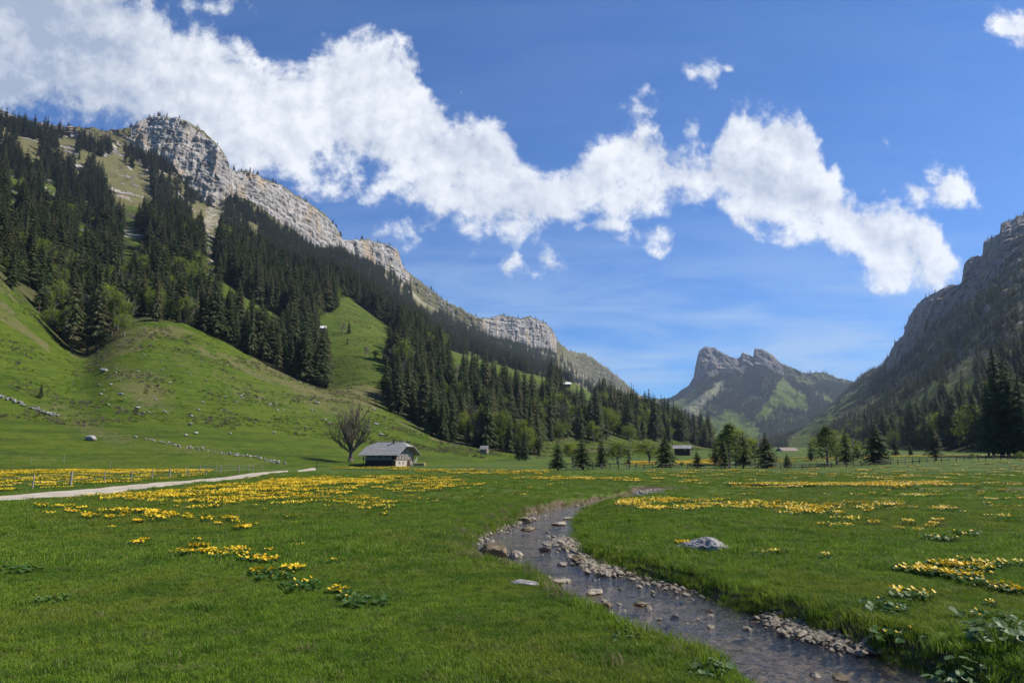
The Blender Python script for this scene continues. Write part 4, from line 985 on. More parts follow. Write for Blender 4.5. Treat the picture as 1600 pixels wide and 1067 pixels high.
def zone_(i):
    x, y = TX[i], TY[i]
    if TK[i] > 20: return 'at the foot of the right mountain', 'trees at the foot of the right mountain'
    if x < 310: return 'in the dense forest on the upper left slope', 'trees in the upper left forest'
    if x < 515: return 'in the long row along the grassy ridge above the chalet', 'trees in the row along the grassy ridge'
    if x < 860: return 'in the steep forest right of the chalet', 'trees in the forest right of the chalet'
    return 'in the mixed forest edge behind the fence row', 'trees in the mixed forest edge behind the fence row'
for n_, i in enumerate(selS + selB):
    z, g_ = zone(i); k = int(kind[i])
    nm = {True: 'dark green spruce'}.get(k < 10) or ('pale green larch' if k == 13 else ('bare greyish tree' if k == 14 else 'fresh green maple'))
    p = TP[i].copy(); p[2] -= 0.3
    make_tree('%s %s %s' % (sz_(i), nm, z), p, hgt[i], k if k >= 4 else 4 + k, float(RNG.random() * 6.28), float(RNG.uniform(.9, 1.25)), '%s %s, %s' % (sz_(i), nm, z), parts=(n_ < 60))
rest = ~chosen
P = TP[rest].copy(); P[:, 2] -= 0.4
n = len(P); rot = np.zeros((n, 3)); rot[:, 2] = RNG.random(n) * 6.28; s = hgt[rest] / 10
fo = scatter('forest', P, rot, np.stack([s * RNG.uniform(.95, 1.3, n)] * 2 + [s], 1), kind[rest], C_tree)
print('forest trees', n, 'individual', chosen.sum())
# ---- stones
def rock_mesh(seed, flat=0.6, sub=3, rough=0.35, long_=1.25):
    bm = __import__('bmesh').new(); __import__('bmesh').ops.create_icosphere(bm, subdivisions=sub, radius=0.5)
    V = np.array([v.co[:] for v in bm.verts]); F = np.array([[v.index for v in f.verts] for f in bm.faces]); bm.free()
    g = np.random.default_rng(seed); o = g.random(3) * 50
    d = V / np.linalg.norm(V, axis=1, keepdims=True)
    for _ in range(9):                                   # facets: cut by random planes
        nrm = g.normal(size=3); nrm /= np.linalg.norm(nrm); h = g.uniform(.22, .42)
        k = V @ nrm; V = V - np.clip(k - h, 0, None)[:, None] * nrm * 0.9
    V = V * (1 + rough * 0.5 * fbm(d[:, 0] * 1.7 + o[0], d[:, 1] * 1.7 + o[1], d[:, 2] * 1.7 + o[2], 4))[:, None]
    V = V + d * (rough * 0.09 * fbm(d[:, 0] * 6 + o[0], d[:, 1] * 6 + o[1], d[:, 2] * 6, 3))[:, None]
    V[:, 0] *= long_; V[:, 2] *= flat
    return V, F
def rock_obj(name, mat, seed, loc, size, flat, rz, lab, cat, group=None, sub=3, rough=.35, sink=.25, long_=1.25):
    V, F = rock_mesh(seed, flat, sub, rough, long_); V = V * size
    o = mesh_np(name, V, T=F, mats=[mat], smooth=False); o.location = (loc[0], loc[1], loc[2] + size * flat * (.5 - sink)); o.rotation_euler = (0, 0, rz)
    return tag(o, lab, cat, group)
def on_z(px, py, z): x, y = on_plane(px, py, z); return np.array([x, y, z])
p = on_ground(1100, 860)
# the big ridged limestone block on the meadow
V, F = rock_mesh(5, .42, 5, .55, 1.55)
V[:, 2] += 0.035 * ridged(V[:, 0] * 3 + 4, V[:, 1] * 11, V[:, 2] * 6, 4) + 0.03 * fbm(V[:, 0] * 9, V[:, 1] * 9, 1, 3)
V[:, 2] -= np.clip(V[:, 0] - .1, 0, 1) * .22; V *= 0.96
V[:, 2] *= 1.45; V[:, 0] *= .95; o = mesh_np('boulder', V, T=F, mats=[M_rock], smooth=False); o.location = (p[0], p[1] + .1, p[2] + 0.03); tag(o, 'large weathered light grey boulder with ridged top lying in the grass right of the stream', 'boulder')
SR = [  # stream stones: px, row of foot, width px, flatness, material, label
    (768, 868, 40, .8, 'w', 'big brown boulder at the left edge of the stream bend'), (804, 870, 22, .75, 'p', 'pale slanted stone just right of the big brown boulder in the bend'),
    (790, 884, 30, .55, 'w', 'mossy olive stone by the grass below the big brown boulder'), (801, 882, 12, .6, 'w', 'small dark stone in the water below the slanted stone'),
    (872, 820, 20, .45, 'p', 'small flat pale stone alone in the upper stream'), (888, 811, 16, .35, 'p', 'thin flat stone nearest the far bend of the stream'),
    (820, 815, 26, .4, 'w', 'low stone in the shallows by the left upper bank'), (826, 828, 26, .3, 'w', 'flat dark stone bar off the left upper bank'), (806, 818, 15, .5, 'p', 'small pale stone against the left upper bank'),
    (855, 851, 14, .6, 'p', 'small white topped stone in mid stream above the mossy one'), (852, 860, 18, .5, 'w', 'small mossy stone in mid stream'),
    (878, 850, 26, .4, 'p', 'flat pale slab at the right bank above the gravel'), (890, 859, 18, .5, 'w', 'dark stone at the right bank beside the flat slab'), 
    (877, 883, 16, .5, 'p', 'pale rounded stone left of the mossy cobble near the right gravel'), (903, 877, 18, .8, 'w', 'mossy upright cobble at the head of the right gravel bar'), (893, 882, 10, .6, 'p', 'little pale stone between the rounded one and the mossy cobble'),
    (854, 904, 16, .5, 'p', 'pale stone left of the pair of pinkish stones in mid stream'), (870, 912, 20, .6, 'p', 'pinkish stone in mid stream nearest the left bank'), (882, 909, 18, .5, 'p', 'second pinkish stone leaning in mid stream'),
    (925, 928, 27, .42, 'p', 'smooth flat pale yellow stone alone in the lower stream'), (948, 948, 24, .5, 'w', 'mossy stone below the smooth pale yellow stone'), (1000, 945, 22, .3, 'w', 'nearly covered mossy stone in the middle of the lower stream'),
    (1111, 963, 12, .4, 'p', 'small pale flat stone in the middle of the lower stream'), (1108, 955, 9, .6, 'w', 'tiny dark stone behind the small pale flat stone'),
    (1330, 1012, 26, .4, 'p', 'flat pale slab at the lower end of the right gravel bar'), (1325, 1002, 24, .5, 'p', 'pale block at the lower end of the right gravel bar'), (1270, 965, 26, .4, 'p', 'flat slab in the upper gravel bar by the right bank'),
    (1253, 992, 26, .4, 'p', 'light slab at the water edge of the gravel bar'), (1315, 1060, 22, .5, 'w', 'dark stone in the water at the bottom edge of the view'), (1275, 1056, 16, .5, 'p', 'pinkish stone in the water at the bottom edge of the view'),
    (1060, 756, 12, .7, 'w', 'dark stone on the far bank of the stream bend'), (1066, 764, 11, .6, 'p', 'white stone on the far bank of the stream bend'),
]
for i, (px, py, w, fl, mt, lab) in enumerate(SR):
    q_ = on_z(px, py, WATER_Z); Lw = w / FP * q_[1] / 1.05
    o = rock_obj('stone', M_peb if mt == 'p' else M_wet, 100 + i, q_, Lw, fl, RNG.uniform(-.5, .5), lab, 'stone', None, 3, .8, .30)
o = rock_obj('stone', M_rock, 77, on_ground(826, 914), .34, .35, 2.4, 'long pale grey stone on the grass at the left bank', 'stone', long_=2.4)
SLOPE_ROCKS = [(142, 686, 18, 'white grey boulder with dark left end alone on the lower left slope'), (163, 579, 13, 'bright white topped boulder high on the left slope below the tree tip'), (216, 637, 9, 'grey stone with dark shadow in the middle of the left slope'), (189, 616, 9, 'pale stone above the shadowed grey stone on the left slope'),
               (298, 663, 9, 'rounded grey stone above the pair of stones right of the brown scar'), (306, 676, 9, 'right stone of the pair above the stone wall line'), (290, 679, 7, 'left stone of the pair above the stone wall line'), (495, 629, 9, 'grey boulder below the end of the tree row on the ridge'),
               (596, 679, 9, 'white boulder on the slope above the chalet roof'), (584, 638, 7, 'white stone on the slope near the forest shadow above the bare tree'), (509, 654, 6, 'small white stone left of the bare tree crown'), (588, 662, 7, 'flat white stone above the white boulder over the chalet'),
               (492, 640, 5, 'little pale stone below the grey ridge boulder'), (420, 735, 5, 'pale stone by the gravel road bend'), (370, 711, 6, 'whitish stone at the lower end of the stone wall line'), (258, 643, 6, 'brown grey stone right of the middle of the left slope'), (300, 650, 7, 'reddish stone above the rounded grey stone')]
for i, (px, py, w, lab) in enumerate(SLOPE_ROCKS):
    q_ = on_terrain(px, py); Lw = w / FP * q_[1] / 1.1
    rock_obj('boulder', M_rock, 200 + i, q_, Lw, .62, RNG.uniform(-.6, .6), lab, 'boulder', 'boulders on the left slope', 2, .5, .2)
for i in range(120):
    px = RNG.uniform(150, 640); py = np.interp(px, [150, 300, 500, 640], [590, 600, 640, 690]) + RNG.normal(0, 34)
    if py > 700: continue
    q_ = on_terrain(px, py)
    if q_[1] > 300 or q_[1] < 95: continue
    rock_obj('boulder', M_rock, 300 + i % 9, q_, RNG.uniform(.3, 1.0), .6, RNG.uniform(0, 3), 'small pale stone scattered in the grass of the left slope', 'boulder', 'small stones in the grass of the left slope', 1, .5, .2)
def stone_wall(name, pts, lab, n, sz):
    e = empty(name, tuple(on_terrain(*pts[0]))); tag(e, lab, 'stone wall'); m_v, m_f = [], []; k = 0
    P_ = np.array([on_terrain(*p) for p in pts]); L = np.r_[0, np.cumsum(np.linalg.norm(np.diff(P_, axis=0), axis=1))]
    for i in range(n):
        u = RNG.random() * L[-1]; c = np.array([np.interp(u, L, P_[:, a]) for a in range(3)]) + np.array([RNG.normal(0, .45), RNG.normal(0, .45), RNG.uniform(-.05, .35)])
        V, F = rock_mesh(int(RNG.integers(0, 500)), .7, 1, .5); a = RNG.random() * 6; R_ = np.array([[cos(a), -sin(a), 0], [sin(a), cos(a), 0], [0, 0, 1]])
        m_v.append(V @ R_.T * sz * RNG.uniform(.5, 1.3) + c); m_f.append(F + k); k += len(V)
    o = mesh_np('stones', np.concatenate(m_v) - np.array(e.location), T=np.concatenate(m_f), mats=[M_rock], smooth=False, parent=e)
stone_wall('stone_wall', [(-30, 604), (0, 618), (30, 629), (55, 637), (90, 650)], 'tumbled grey dry stone wall running down the slope at the far left', 110, .75)
stone_wall('stone_wall', [(225, 684), (250, 690), (300, 700), (340, 706), (400, 713), (445, 724)], 'low dry stone wall line running down towards the gravel road', 150, .42)
# ---- fences
M_post = simple('weathered post', (0.36, 0.31, 0.24), (0.20, 0.17, 0.13), 6, .9)
M_dpost = simple('dark post', (0.07, 0.06, 0.05), (0.04, 0.035, 0.03), 6, .9)
M_wire = simple('wire', (0.30, 0.30, 0.30), (0.25, 0.25, 0.25), 6, .5)
def wire_fence(lab, pts, hpost, mats_, cat='fence', wires=(0.45, 0.85), r=.05, wr=.006):
    P_ = [np.array(p) for p in pts]; e = empty('wire_fence', tuple(P_[0])); tag(e, lab, cat)
    for i, p in enumerate(P_):
        m = MB(); h = hpost * random.uniform(.85, 1.12); l = random.uniform(-.06, .06); q_ = p - P_[0]
        m.tube((0, 0, -.3), (l, random.uniform(-.04, .04), h), r * (1.6 if i % 4 == 2 else 1), r * (1.4 if i % 4 == 2 else .8), 7); o = m.build('post', [mats_[0] if i else mats_[-1]], e); o.location = q_
    w = MB()
    for a, b in zip(P_[:-1], P_[1:]):
        for z in wires:
            a1 = mathutils.Vector(a - P_[0]) + mathutils.Vector((0, 0, z * hpost)); b1 = mathutils.Vector(b - P_[0]) + mathutils.Vector((0, 0, z * hpost)); mid = (a1 + b1) / 2 - mathutils.Vector((0, 0, .03))
            w.tube(a1, mid, wr, wr, 4); w.tube(mid, b1, wr, wr, 4)
    w.build('wire', [M_wire], e)
wire_fence('wire fence on weathered posts along the far side of the gravel road', [on_ground(*p) for p in [(-60, 772), (50, 765), (110, 758.5), (162, 754.5), (205, 751.5), (237, 749), (265, 747.5), (294, 745.5), (322, 743), (345, 741.2), (372, 739.5), (395, 738)]], .92, [M_post, M_dpost])
wire_fence('thin pale wire fence crossing the meadow above the yellow flower strip', [on_terrain(*p) if p[1] < 731 else on_ground(*p) for p in [(-40, 714), (49, 722), (101, 721), (172, 728), (230, 731), (290, 738), (312, 737.5), (327, 737), (337, 736.5), (359, 736), (388, 735.5), (410, 733.5)]], .95, [M_post], r=.035)
# dark signpost by the road
m = MB(); m.tube((0, 0, -.2), (0, 0, 1.25), .05, .045, 8); m.box((0, 0, 1.27), (.13, .13, .05)); o = m.build('signpost', [M_dpost]); o.location = tuple(on_ground(495, 734)); tag(o, 'dark upright marker post beside the far end of the gravel road', 'post')
# wooden rail fence across the valley
e = empty('wooden_fence', tuple(atY(858, 100))); tag(e, 'low weathered wooden rail fence running across the whole valley floor', 'fence')
FX = np.r_[np.arange(858, 1110, 13.5), np.arange(1115, 1640, 11.5)]; FPp = [atY(x, float(np.interp(x, [858, 1000, 1200, 1400, 1640], [98, 103, 108, 116, 122])) + random.uniform(-.4, .4)) for x in FX]
base = np.array(e.location)
for i, p in enumerate(FPp):
    m = MB(); m.tube((0, 0, -.3), (random.uniform(-.09, .09), 0, random.uniform(.75, 1.15)), .07, .05, 6); o = m.build('post', [M_dpost if i % 3 else M_post], e); o.location = p - base
m = MB(); rr = random.Random(4)
for a, b in zip(FPp[:-1], FPp[1:]):
    for z in (.38, .78):
        if rr.random() < .12: continue
        a1 = mathutils.Vector(a - base) + mathutils.Vector((0, -.05, z + rr.uniform(-.07, .07))); b1 = mathutils.Vector(b - base) + mathutils.Vector((0, -.05, z + rr.uniform(-.07, .07))); m.tube(a1, b1, .045, .04, 5)
m.build('rail', [simple('old rail', (0.16, 0.135, 0.105), (0.07, 0.06, 0.05), 1.5, .9)], e)
# ---- chalet
M_slate = simple('shingle roof', (0.30, 0.285, 0.27), (0.19, 0.18, 0.17), 1.6, .8, .4, .03, (1, 1, 3))
M_dwood = simple('dark timber', (0.085, 0.055, 0.038), (0.045, 0.03, 0.022), 3, .8, 0, .02, (1, 1, 6))
M_lwood = simple('sun bleached timber', (0.30, 0.235, 0.19), (0.17, 0.13, 0.105), 3, .8, 0, .02, (6, 6, 1))
M_plaster = simple('pale masonry', (0.50, 0.41, 0.32), (0.38, 0.30, 0.23), 2.5, .9)
M_white = simple('white paint', (0.72, 0.71, 0.68), (0.62, 0.61, 0.58), 3, .6)
M_glass = simple('dark window pane', (0.02, 0.022, 0.028), (0.03, 0.032, 0.04), 3, .12, spec=.6)
M_soffit = simple('dark soffit boards', (0.10, 0.07, 0.05), (0.06, 0.04, 0.03), 4, .85)
def slab(m, pts, th, mi=0):
    """a thick roof plane"""
    V = [mathutils.Vector(p) for p in pts]; nrm = (V[1] - V[0]).cross(V[2] - V[0]).normalized() * th
    if nrm.z < 0: nrm = -nrm; V = V[::-1]
    lo = V; hi = [v + nrm for v in V]; m.face(hi, mi); m.face(lo[::-1], mi)
    for i in range(len(V)): j = (i + 1) % len(V); m.face([lo[i], lo[j], hi[j], hi[i]], mi)
CH = atY(604, 133); CH = on_ground(604, 727.5); CH[1] = 131.0; CH[0] = at(609, 727, 131.0)[0]; 
ct_ = on_terrain(606, 727.5) if False else None
CH[2] = at(606, 727.6, 131.0)[2]
ch = empty('chalet', tuple(CH), radians(-24)); ch.scale = (.80, .80, .84); tag(ch, 'timber chalet with grey half hipped roof at the foot of the slope', 'chalet')
Lx, Wy = 9.4, 8.0; z0, z1 = 1.35, 3.0; ZR = 5.15
m = MB(); m.box((0, 0, z0 / 2 - .35), (Lx - 1.2, Wy - .6, z0 + .7)); m.build('ground_floor_wall', [M_plaster], ch)
m = MB(); m.box((-.15, -Wy / 2 + .27, z0 / 2 - .05), (Lx - 1.1, .06, z0 + .1)); m.build('eave_shade_front', [M_dwood], ch)  # dark panel stands in for the shade under the front eave
m = MB(); hx, hy = Lx / 2 - .5, Wy / 2 - .25
gp = [(hx, -hy, z0), (hx, hy, z0), (hx, hy, z1), (hx, hy * .42, 4.3), (hx, -hy * .42, 4.3), (hx, -hy, z1)]
m.face(gp); m.face([(-x, y, z) for x, y, z in gp[::-1]])
for s_ in (-1, 1): m.face([(-hx, s_ * hy, z0), (hx, s_ * hy, z0), (hx, s_ * hy, z1), (-hx, s_ * hy, z1)][::(1 if s_ < 0 else -1)])
m.face([(-hx, -hy, z0), (-hx, hy, z0), (hx, hy, z0), (hx, -hy, z0)])
m.build('upper_wall', [M_dwood], ch)
m = MB(); m.face([(x + .03, y * .97, z) for x, y, z in gp]); 
for i in range(12): yy_ = -hy + (i + .5) * 2 * hy / 12; m.box((hx + .045, yy_, z0 + .8), (.03, .05, 1.55))
m.build('gable_cladding', [M_lwood], ch)
ov = 1.15; ey = Wy / 2 + 1.0; ex = Lx / 2 + .9; ez = z1 - .75; rx = Lx / 2 - 1.1; cutz = 4.15; cy_ = ey * (ZR - cutz) / (ZR - ez)
m = MB()
slab(m, [(-rx, 0, ZR), (rx, 0, ZR), (ex, -cy_, cutz), (ex, -ey, ez), (-ex, -ey, ez), (-ex, -cy_, cutz)], .13)
slab(m, [(-rx, 0, ZR), (rx, 0, ZR), (ex, cy_, cutz), (ex, ey, ez), (-ex, ey, ez), (-ex, cy_, cutz)], .13)
slab(m, [(rx, 0, ZR), (ex, -cy_, cutz), (ex, cy_, cutz)], .13); slab(m, [(-rx, 0, ZR), (-ex, -cy_, cutz), (-ex, cy_, cutz)], .13)
rf = m.build('roof', [M_slate], ch)
m = MB(); m.tube((-rx, 0, ZR + .12), (rx, 0, ZR + .12), .10, .10, 6); m.build('ridge_cap', [M_slate], rf)
m = MB(); m.box((1.4, -.6, 5.35), (.34, .34, .95)); m.box((1.4, -.6, 5.86), (.46, .46, .07)); m.build('chimney', [M_dpost], rf)
def window(x, y, z, w, h, face, par):
    f = MB(); a = MB(); t = .06
    if face == 'x':
        for dy, dz, sy, sz in ((0, h / 2, w + t, t), (0, -h / 2, w + t, t), (-w / 2, 0, t, h), (w / 2, 0, t, h), (0, 0, t * .7, h)): f.box((x, y + dy, z + dz), (.07, sy, sz))
        a.box((x - .01, y, z), (.03, w, h))
    else:
        for dx, dz, sx_, sz in ((0, h / 2, w + t, t), (0, -h / 2, w + t, t), (-w / 2, 0, t, h), (w / 2, 0, t, h), (0, 0, t * .7, h)): f.box((x + dx, y, z + dz), (sx_, .07, sz))
        a.box((x, y + .01, z), (w, .03, h))
    fr = f.build('window', [M_white], par); a.build('pane', [M_glass], fr)
for yy_ in (-2.6, -1.35, -.1, 1.15, 2.4): window(hx + .1, yy_, z0 + .85, .62, .8, 'x', ch)
for yy_ in (-.7, .7): window(hx + .1, yy_, z0 + 2.1, .5, .6, 'x', ch)
for xx_ in (-3.2, -1.2, .8, 2.6): window(xx_, -hy - .05, z0 + .8, .7, .8, 'y', ch)
m = MB(); m.box((hx + .13, 1.7, .55), (.06, .95, 1.5)); d_ = m.build('door', [M_dwood], ch); m = MB(); m.box((hx + .18, 1.35, .55), (.04, .05, .16)); m.build('handle', [M_wire], d_)
for yy_ in (-2.2, -.6): window(Lx / 2 - .58, yy_, .75, .6, .55, 'x', ch)
m = MB(); m.box((0, -hy - .5, z0 - .02), (Lx - .6, 1.0, .1)); b_ = m.build('balcony', [M_lwood], ch)
m = MB(); m.box((-.4, -hy - 1.0, z0 + .30), (Lx - 1.6, .05, .30)); m.box((-.4, -hy - 1.0, z0 + .72), (Lx - 1.6, .07, .07))
for i in range(9): m.box((-.4 - (Lx - 1.6) / 2 + i * (Lx - 1.6) / 8, -hy - 1.0, z0 + .35), (.07, .07, .75))
m.build('railing', [M_lwood], b_)
m = MB()
for i in range(7): m.box((hx + .5, 2.7 + i * .16, .1 + i * .2), (.9, .2, .09))
m.tube((hx + .95, 2.7, .7), (hx + .95, 3.8, 1.95), .035, .035, 5); m.tube((hx + .95, 2.7, 0), (hx + .95, 2.7, .75), .035, .035, 5)
m.build('outside_stair', [M_white], ch)
for xx_ in (-4.1, 4.1):
    m = MB(); m.tube((xx_, -hy - .95, -.4), (xx_, -hy - .95, ez + .25), .07, .07, 6); m.build('post', [M_dwood], ch)
m = MB(); m.box((0, -hy - .02 + .33, .3), (2.2, .05, 1.6)); m.build('barn_door', [M_dwood], ch)
# stacked yellow timber beside it, and a low terrace wall
tp = at(655, 728, 129.5)
tw = empty('timber_stack', (tp[0], 129.5, tp[2]), radians(-10)); tag(tw, 'low stack of yellow fresh sawn timber right of the chalet stairs', 'timber stack')
m = MB()
for k in range(3):
    for j in range(5): m.tube((-1.1, j * .2 - .4, .12 + k * .2), (1.1, j * .2 - .4, .12 + k * .2), .09, .09, 6)
m.build('log', [simple('fresh wood', (0.48, 0.37, 0.18), (0.36, 0.27, 0.13), 3, .8)], tw)
# ---- other huts
def hut(name, lab, px, py, Y, wpx, rz, hw=.32, roofm=M_slate, wallm=M_lwood, deep=.7):
    x, _, z = at(px, py, Y); w = wpx / FP * Y; d = w * deep; h = w * hw; e = empty(name, (x, Y, z), rz); tag(e, lab, 'hut')
    m = MB(); hx_, hy_ = w / 2 * .86, d / 2 * .86; gp = [(hx_, -hy_, -1), (hx_, hy_, -1), (hx_, hy_, h * .55), (hx_, 0, h * .98), (hx_, -hy_, h * .55)]
    m.face(gp); m.face([(-a, b, c) for a, b, c in gp[::-1]])
    for s_ in (-1, 1): m.face([(-hx_, s_ * hy_, -1), (hx_, s_ * hy_, -1), (hx_, s_ * hy_, h * .55), (-hx_, s_ * hy_, h * .55)][::(1 if s_ < 0 else -1)])
    m.build('wall', [wallm], e); m = MB()
    for s_ in (-1, 1): slab(m, [(-w / 2 * 1.06, 0, h), (w / 2 * 1.06, 0, h), (w / 2 * 1.06, s_ * d / 2 * 1.12, h * .45), (-w / 2 * 1.06, s_ * d / 2 * 1.12, h * .45)], .12)
    m.build('roof', [roofm], e)
    m = MB(); m.box((-w * .12, -hy_ - .03, h * .18), (w * .12, .05, h * .36)); m.build('door', [M_dwood], e)
    window(w * .18, -hy_ - .04, h * .3, w * .1, h * .16, 'y', e)
hut('hut', 'low grey roofed alpine hut with white gable behind the fence row spruces', 1067, 705.5, 175, 27, radians(-22), .34, M_slate, M_dwood)
hut('hut', 'pale barn far down the valley between fence row spruces', 1230, 709, 330, 26, radians(10), .36, M_lwood, M_white)
q_ = on_terrain(884, 604); hut('hut', 'tiny hut with bright roof on the high green clearing right of centre', 884, 603.5, q_[1], 15, radians(5), .42, M_white, M_dwood, .8)
q_ = on_terrain(503, 518); hut('hut', 'white roofed hut on the upper meadow above the tree row', 503, 517, q_[1], 13, radians(12), .6, M_white, M_lwood, .8)
q_ = on_terrain(757, 706); hut('shed', 'small square plank shed at the lower forest edge right of the chalet', 757, 707, q_[1], 12, radians(-15), .85, M_slate, M_lwood, .9)
# ---- the bare maple by the chalet
mp = at(548, 717, 134.0); mp = np.array(mp); e = empty('bare_maple', tuple(mp)); tag(e, 'large leafless maple with rounded crown standing left of the chalet', 'tree')
r = random.Random(12); tk = MB(); bk = MB(); tw_ = MB(); V3 = mathutils.Vector
def grow(p, d, ln, rad, dep):
    n = 3; q_ = p
    for i in range(n):
        d = (d + V3((r.uniform(-.12, .12), r.uniform(-.12, .12), .06 if dep > 0 else 0))).normalized(); q2 = q_ + d * (ln / n)
        (bk if dep < 3 else tw_).tube(q_, q2, rad * (1 - i * .12), rad * (1 - (i + 1) * .12), 6 if dep < 3 else 3); q_ = q2
        if dep in (1, 2, 3) and i < n - 1: side(q_, d, ln * .55, rad * .45, dep + 1)
    if dep >= 5: return
    for k in range(2 if dep > 1 else 3): side(q_, d, ln * r.uniform(.68, .88), rad * .64, dep + 1)
def side(p, d, ln, rad, dep):
    a = r.uniform(0, 6.28); u = d.orthogonal().normalized(); w = d.cross(u); s_ = r.uniform(.3, .72)
    nd = (d + (u * cos(a) + w * sin(a)) * s_ + V3((0, 0, .22))).normalized()
    if p.length > 13: return
    grow(p, nd, ln, max(rad, .006), dep)
tk.tube((0, 0, -.5), (0, 0, .25), .95, .62, 12); tk.tube((0, 0, .25), (.05, 0, 1.9), .62, .50, 12)
for k, (a, el, ln) in enumerate([(0.1, .55, 2.9), (3.2, .5, 2.9), (1.0, 1.15, 3.2), (2.2, 1.2, 3.3), (4.0, 1.05, 3.0), (5.3, 1.1, 3.0), (0, 1.5, 3.6), (2.9, .85, 3.1), (6.1, .8, 3.0), (4.7, .5, 2.6)]):
    grow(V3((.02, 0, 1.35 + .03 * k)), V3((cos(a) * cos(el), sin(a) * cos(el), sin(el))), ln, .27, 1)
M_mb = simple('maple bark', (0.15, 0.115, 0.085), (0.07, 0.055, 0.042), 2, .95)
t_ = tk.build('trunk', [M_mb], e, smooth=True); bk.build('limb', [M_mb], e, smooth=True); tw_.build('twig', [M_twig], e)
zmax = max(v[2] for v in tw_.v); e.scale = (1.0, 1.0, (717 - 624) / FP * 134 / zmax); xs = sorted(abs(v[0]) for v in tw_.v)[int(len(tw_.v) * .97)]
e.scale[0] = e.scale[1] = 27 / FP * 134 / xs; print('maple', zmax, xs, len(tw_.f))
# ---- logs and driftwood on the meadow
M_log = simple('dead wood', (0.22, 0.17, 0.13), (0.10, 0.08, 0.06), 3, .9)
for px, py, lab in [(735, 738, 'tangled dead branches lying in the meadow right of the chalet'), (812, 737, 'dead branch pile with upright stub in the meadow nearer the fence row')]:
    q_ = on_ground(px, py); m = MB(); rr = random.Random(px)
    for k in range(9): a = V3((rr.uniform(-1.3, 1.3), rr.uniform(-.3, .3), rr.uniform(0, .15))); m.tube(a, a + V3((rr.uniform(-.9, .9), rr.uniform(-.2, .2), rr.uniform(.05, .55))), .06, .02, 5)
    o = m.build('branch_pile', [M_log]); o.location = tuple(q_); tag(o, lab, 'branch pile')
# ================================================================== MEADOW GROWTH
def patch(nb, rad, h0, h1, wd_, seed, lean=.35, mats=(M_blade, M_straw), straw=.07, kink=True):
    g = np.random.default_rng(seed); a = g.random(nb) * 6.28; r_ = rad * np.sqrt(g.random(nb)); bx, by = r_ * np.cos(a), r_ * np.sin(a)
    h = g.uniform(h0, h1, nb); d = g.random(nb) * 6.28; ln = g.uniform(.1, 1, nb) * lean * h; w = wd_ * g.uniform(.6, 1.3, nb); o = d + g.uniform(1.0, 2.1, nb)
    wx, wy_ = np.cos(o) * w / 2, np.sin(o) * w / 2; dx, dy = np.cos(d) * ln, np.sin(d) * ln; z = np.zeros(nb) - .01
    A = np.stack([bx - wx, by - wy_, z], 1); B = np.stack([bx + wx, by + wy_, z], 1)
    C = np.stack([bx + wx * .8 + dx * .35, by + wy_ * .8 + dy * .35, h * .62], 1); D = np.stack([bx - wx * .8 + dx * .35, by - wy_ * .8 + dy * .35, h * .62], 1)
    E = np.stack([bx + dx * 1.2, by + dy * 1.2, h], 1); V = np.stack([A, B, C, D, E], 1).reshape(-1, 3)
    i = np.arange(nb) * 5; Q = np.stack([i, i + 1, i + 2, i + 3], 1); T = np.stack([i + 3, i + 2, i + 4], 1)
    s = (g.random(nb) < straw).astype(int); mi = np.concatenate([s, s])      # tris first, then quads
    return mesh_np('p', V, Q=Q, T=T, mats=list(mats), smooth=False, mi=mi, link=False)
near_p = [patch(190, .20, .022, .055, .0055, 40 + i, .7) for i in range(5)] + [patch(110, .13, .04, .10, .007, 50 + i, .8) for i in range(3)]
far_p = [patch(170, .42, .03, .07, .011, 60 + i, .8) for i in range(3)] + [patch(60, .20, .10, .20, .012, 70, .6, straw=.05), patch(60, .25, .12, .28, .012, 71, .7, straw=.75)]
shrub = [patch(40, .5, .15, .5, .05, 75, .9, mats=(M_straw, M_straw)), patch(40, .5, .1, .45, .06, 76, .9, mats=(M_blade, M_blade)), patch(30, .4, .2, .6, .06, 77, .8, mats=(M_twig, M_twig))]
C_gn = proto_coll('grass_near', near_p); C_gf = proto_coll('grass_far', far_p); C_sh = proto_coll('scrub', shrub)
def spread(n, y0, y1, xm=.86, pad=2.0):
    """uniform random points over the view trapezium"""
    out = []
    while sum(len(o) for o in out) < n:
        y = RNG.uniform(y0, y1, n); x = RNG.uniform(-1, 1, n) * (xm * y1 + pad); k = np.abs(x) < xm * y + pad; out.append(np.stack([x[k], y[k]], 1))
    return np.concatenate(out)[:n]
ROADP = np.concatenate([smooth_poly(RA, 2), smooth_poly(RBp, 2)[::-1]])
def on_grass(x, y, margin=0.02):
    s, _ = stream_sd(x, y); return (s > np.where((y > 29) & (x < 14), margin + .35, margin)) & ~inpoly(x, y, ROADP)
def scat(name, n, y0, y1, coll, pick_, smin, smax, margin=.02, extra=None):
    p = spread(n, y0, y1); k = on_grass(p[:, 0], p[:, 1], margin); p = p[k]
    if extra is not None: p = p[extra(p)]
    z = ground_h(p[:, 0], p[:, 1]); n = len(p); rot = np.zeros((n, 3)); rot[:, 2] = RNG.random(n) * 6.28; rot[:, :2] = RNG.normal(0, .06, (n, 2))
    lush = fbm(p[:, 0] / 1.4, p[:, 1] / 1.4, 8, 3)
    s = RNG.uniform(smin, smax, n) * (1 + .35 * lush)
    o = scatter(name, np.stack([p[:, 0], p[:, 1], z], 1), rot, s, pick_(n, p), coll); return o, n
def pick_near(n, p):
    lush = fbm(p[:, 0] / .9, p[:, 1] / .9, 18, 3); k = RNG.integers(0, 5, n); return np.where((lush > .22) & (RNG.random(n) < .45), RNG.integers(5, 8, n), k)
_, n1 = scat('grass', 13000, 2.0, 15, C_gn, pick_near, .8, 1.25)
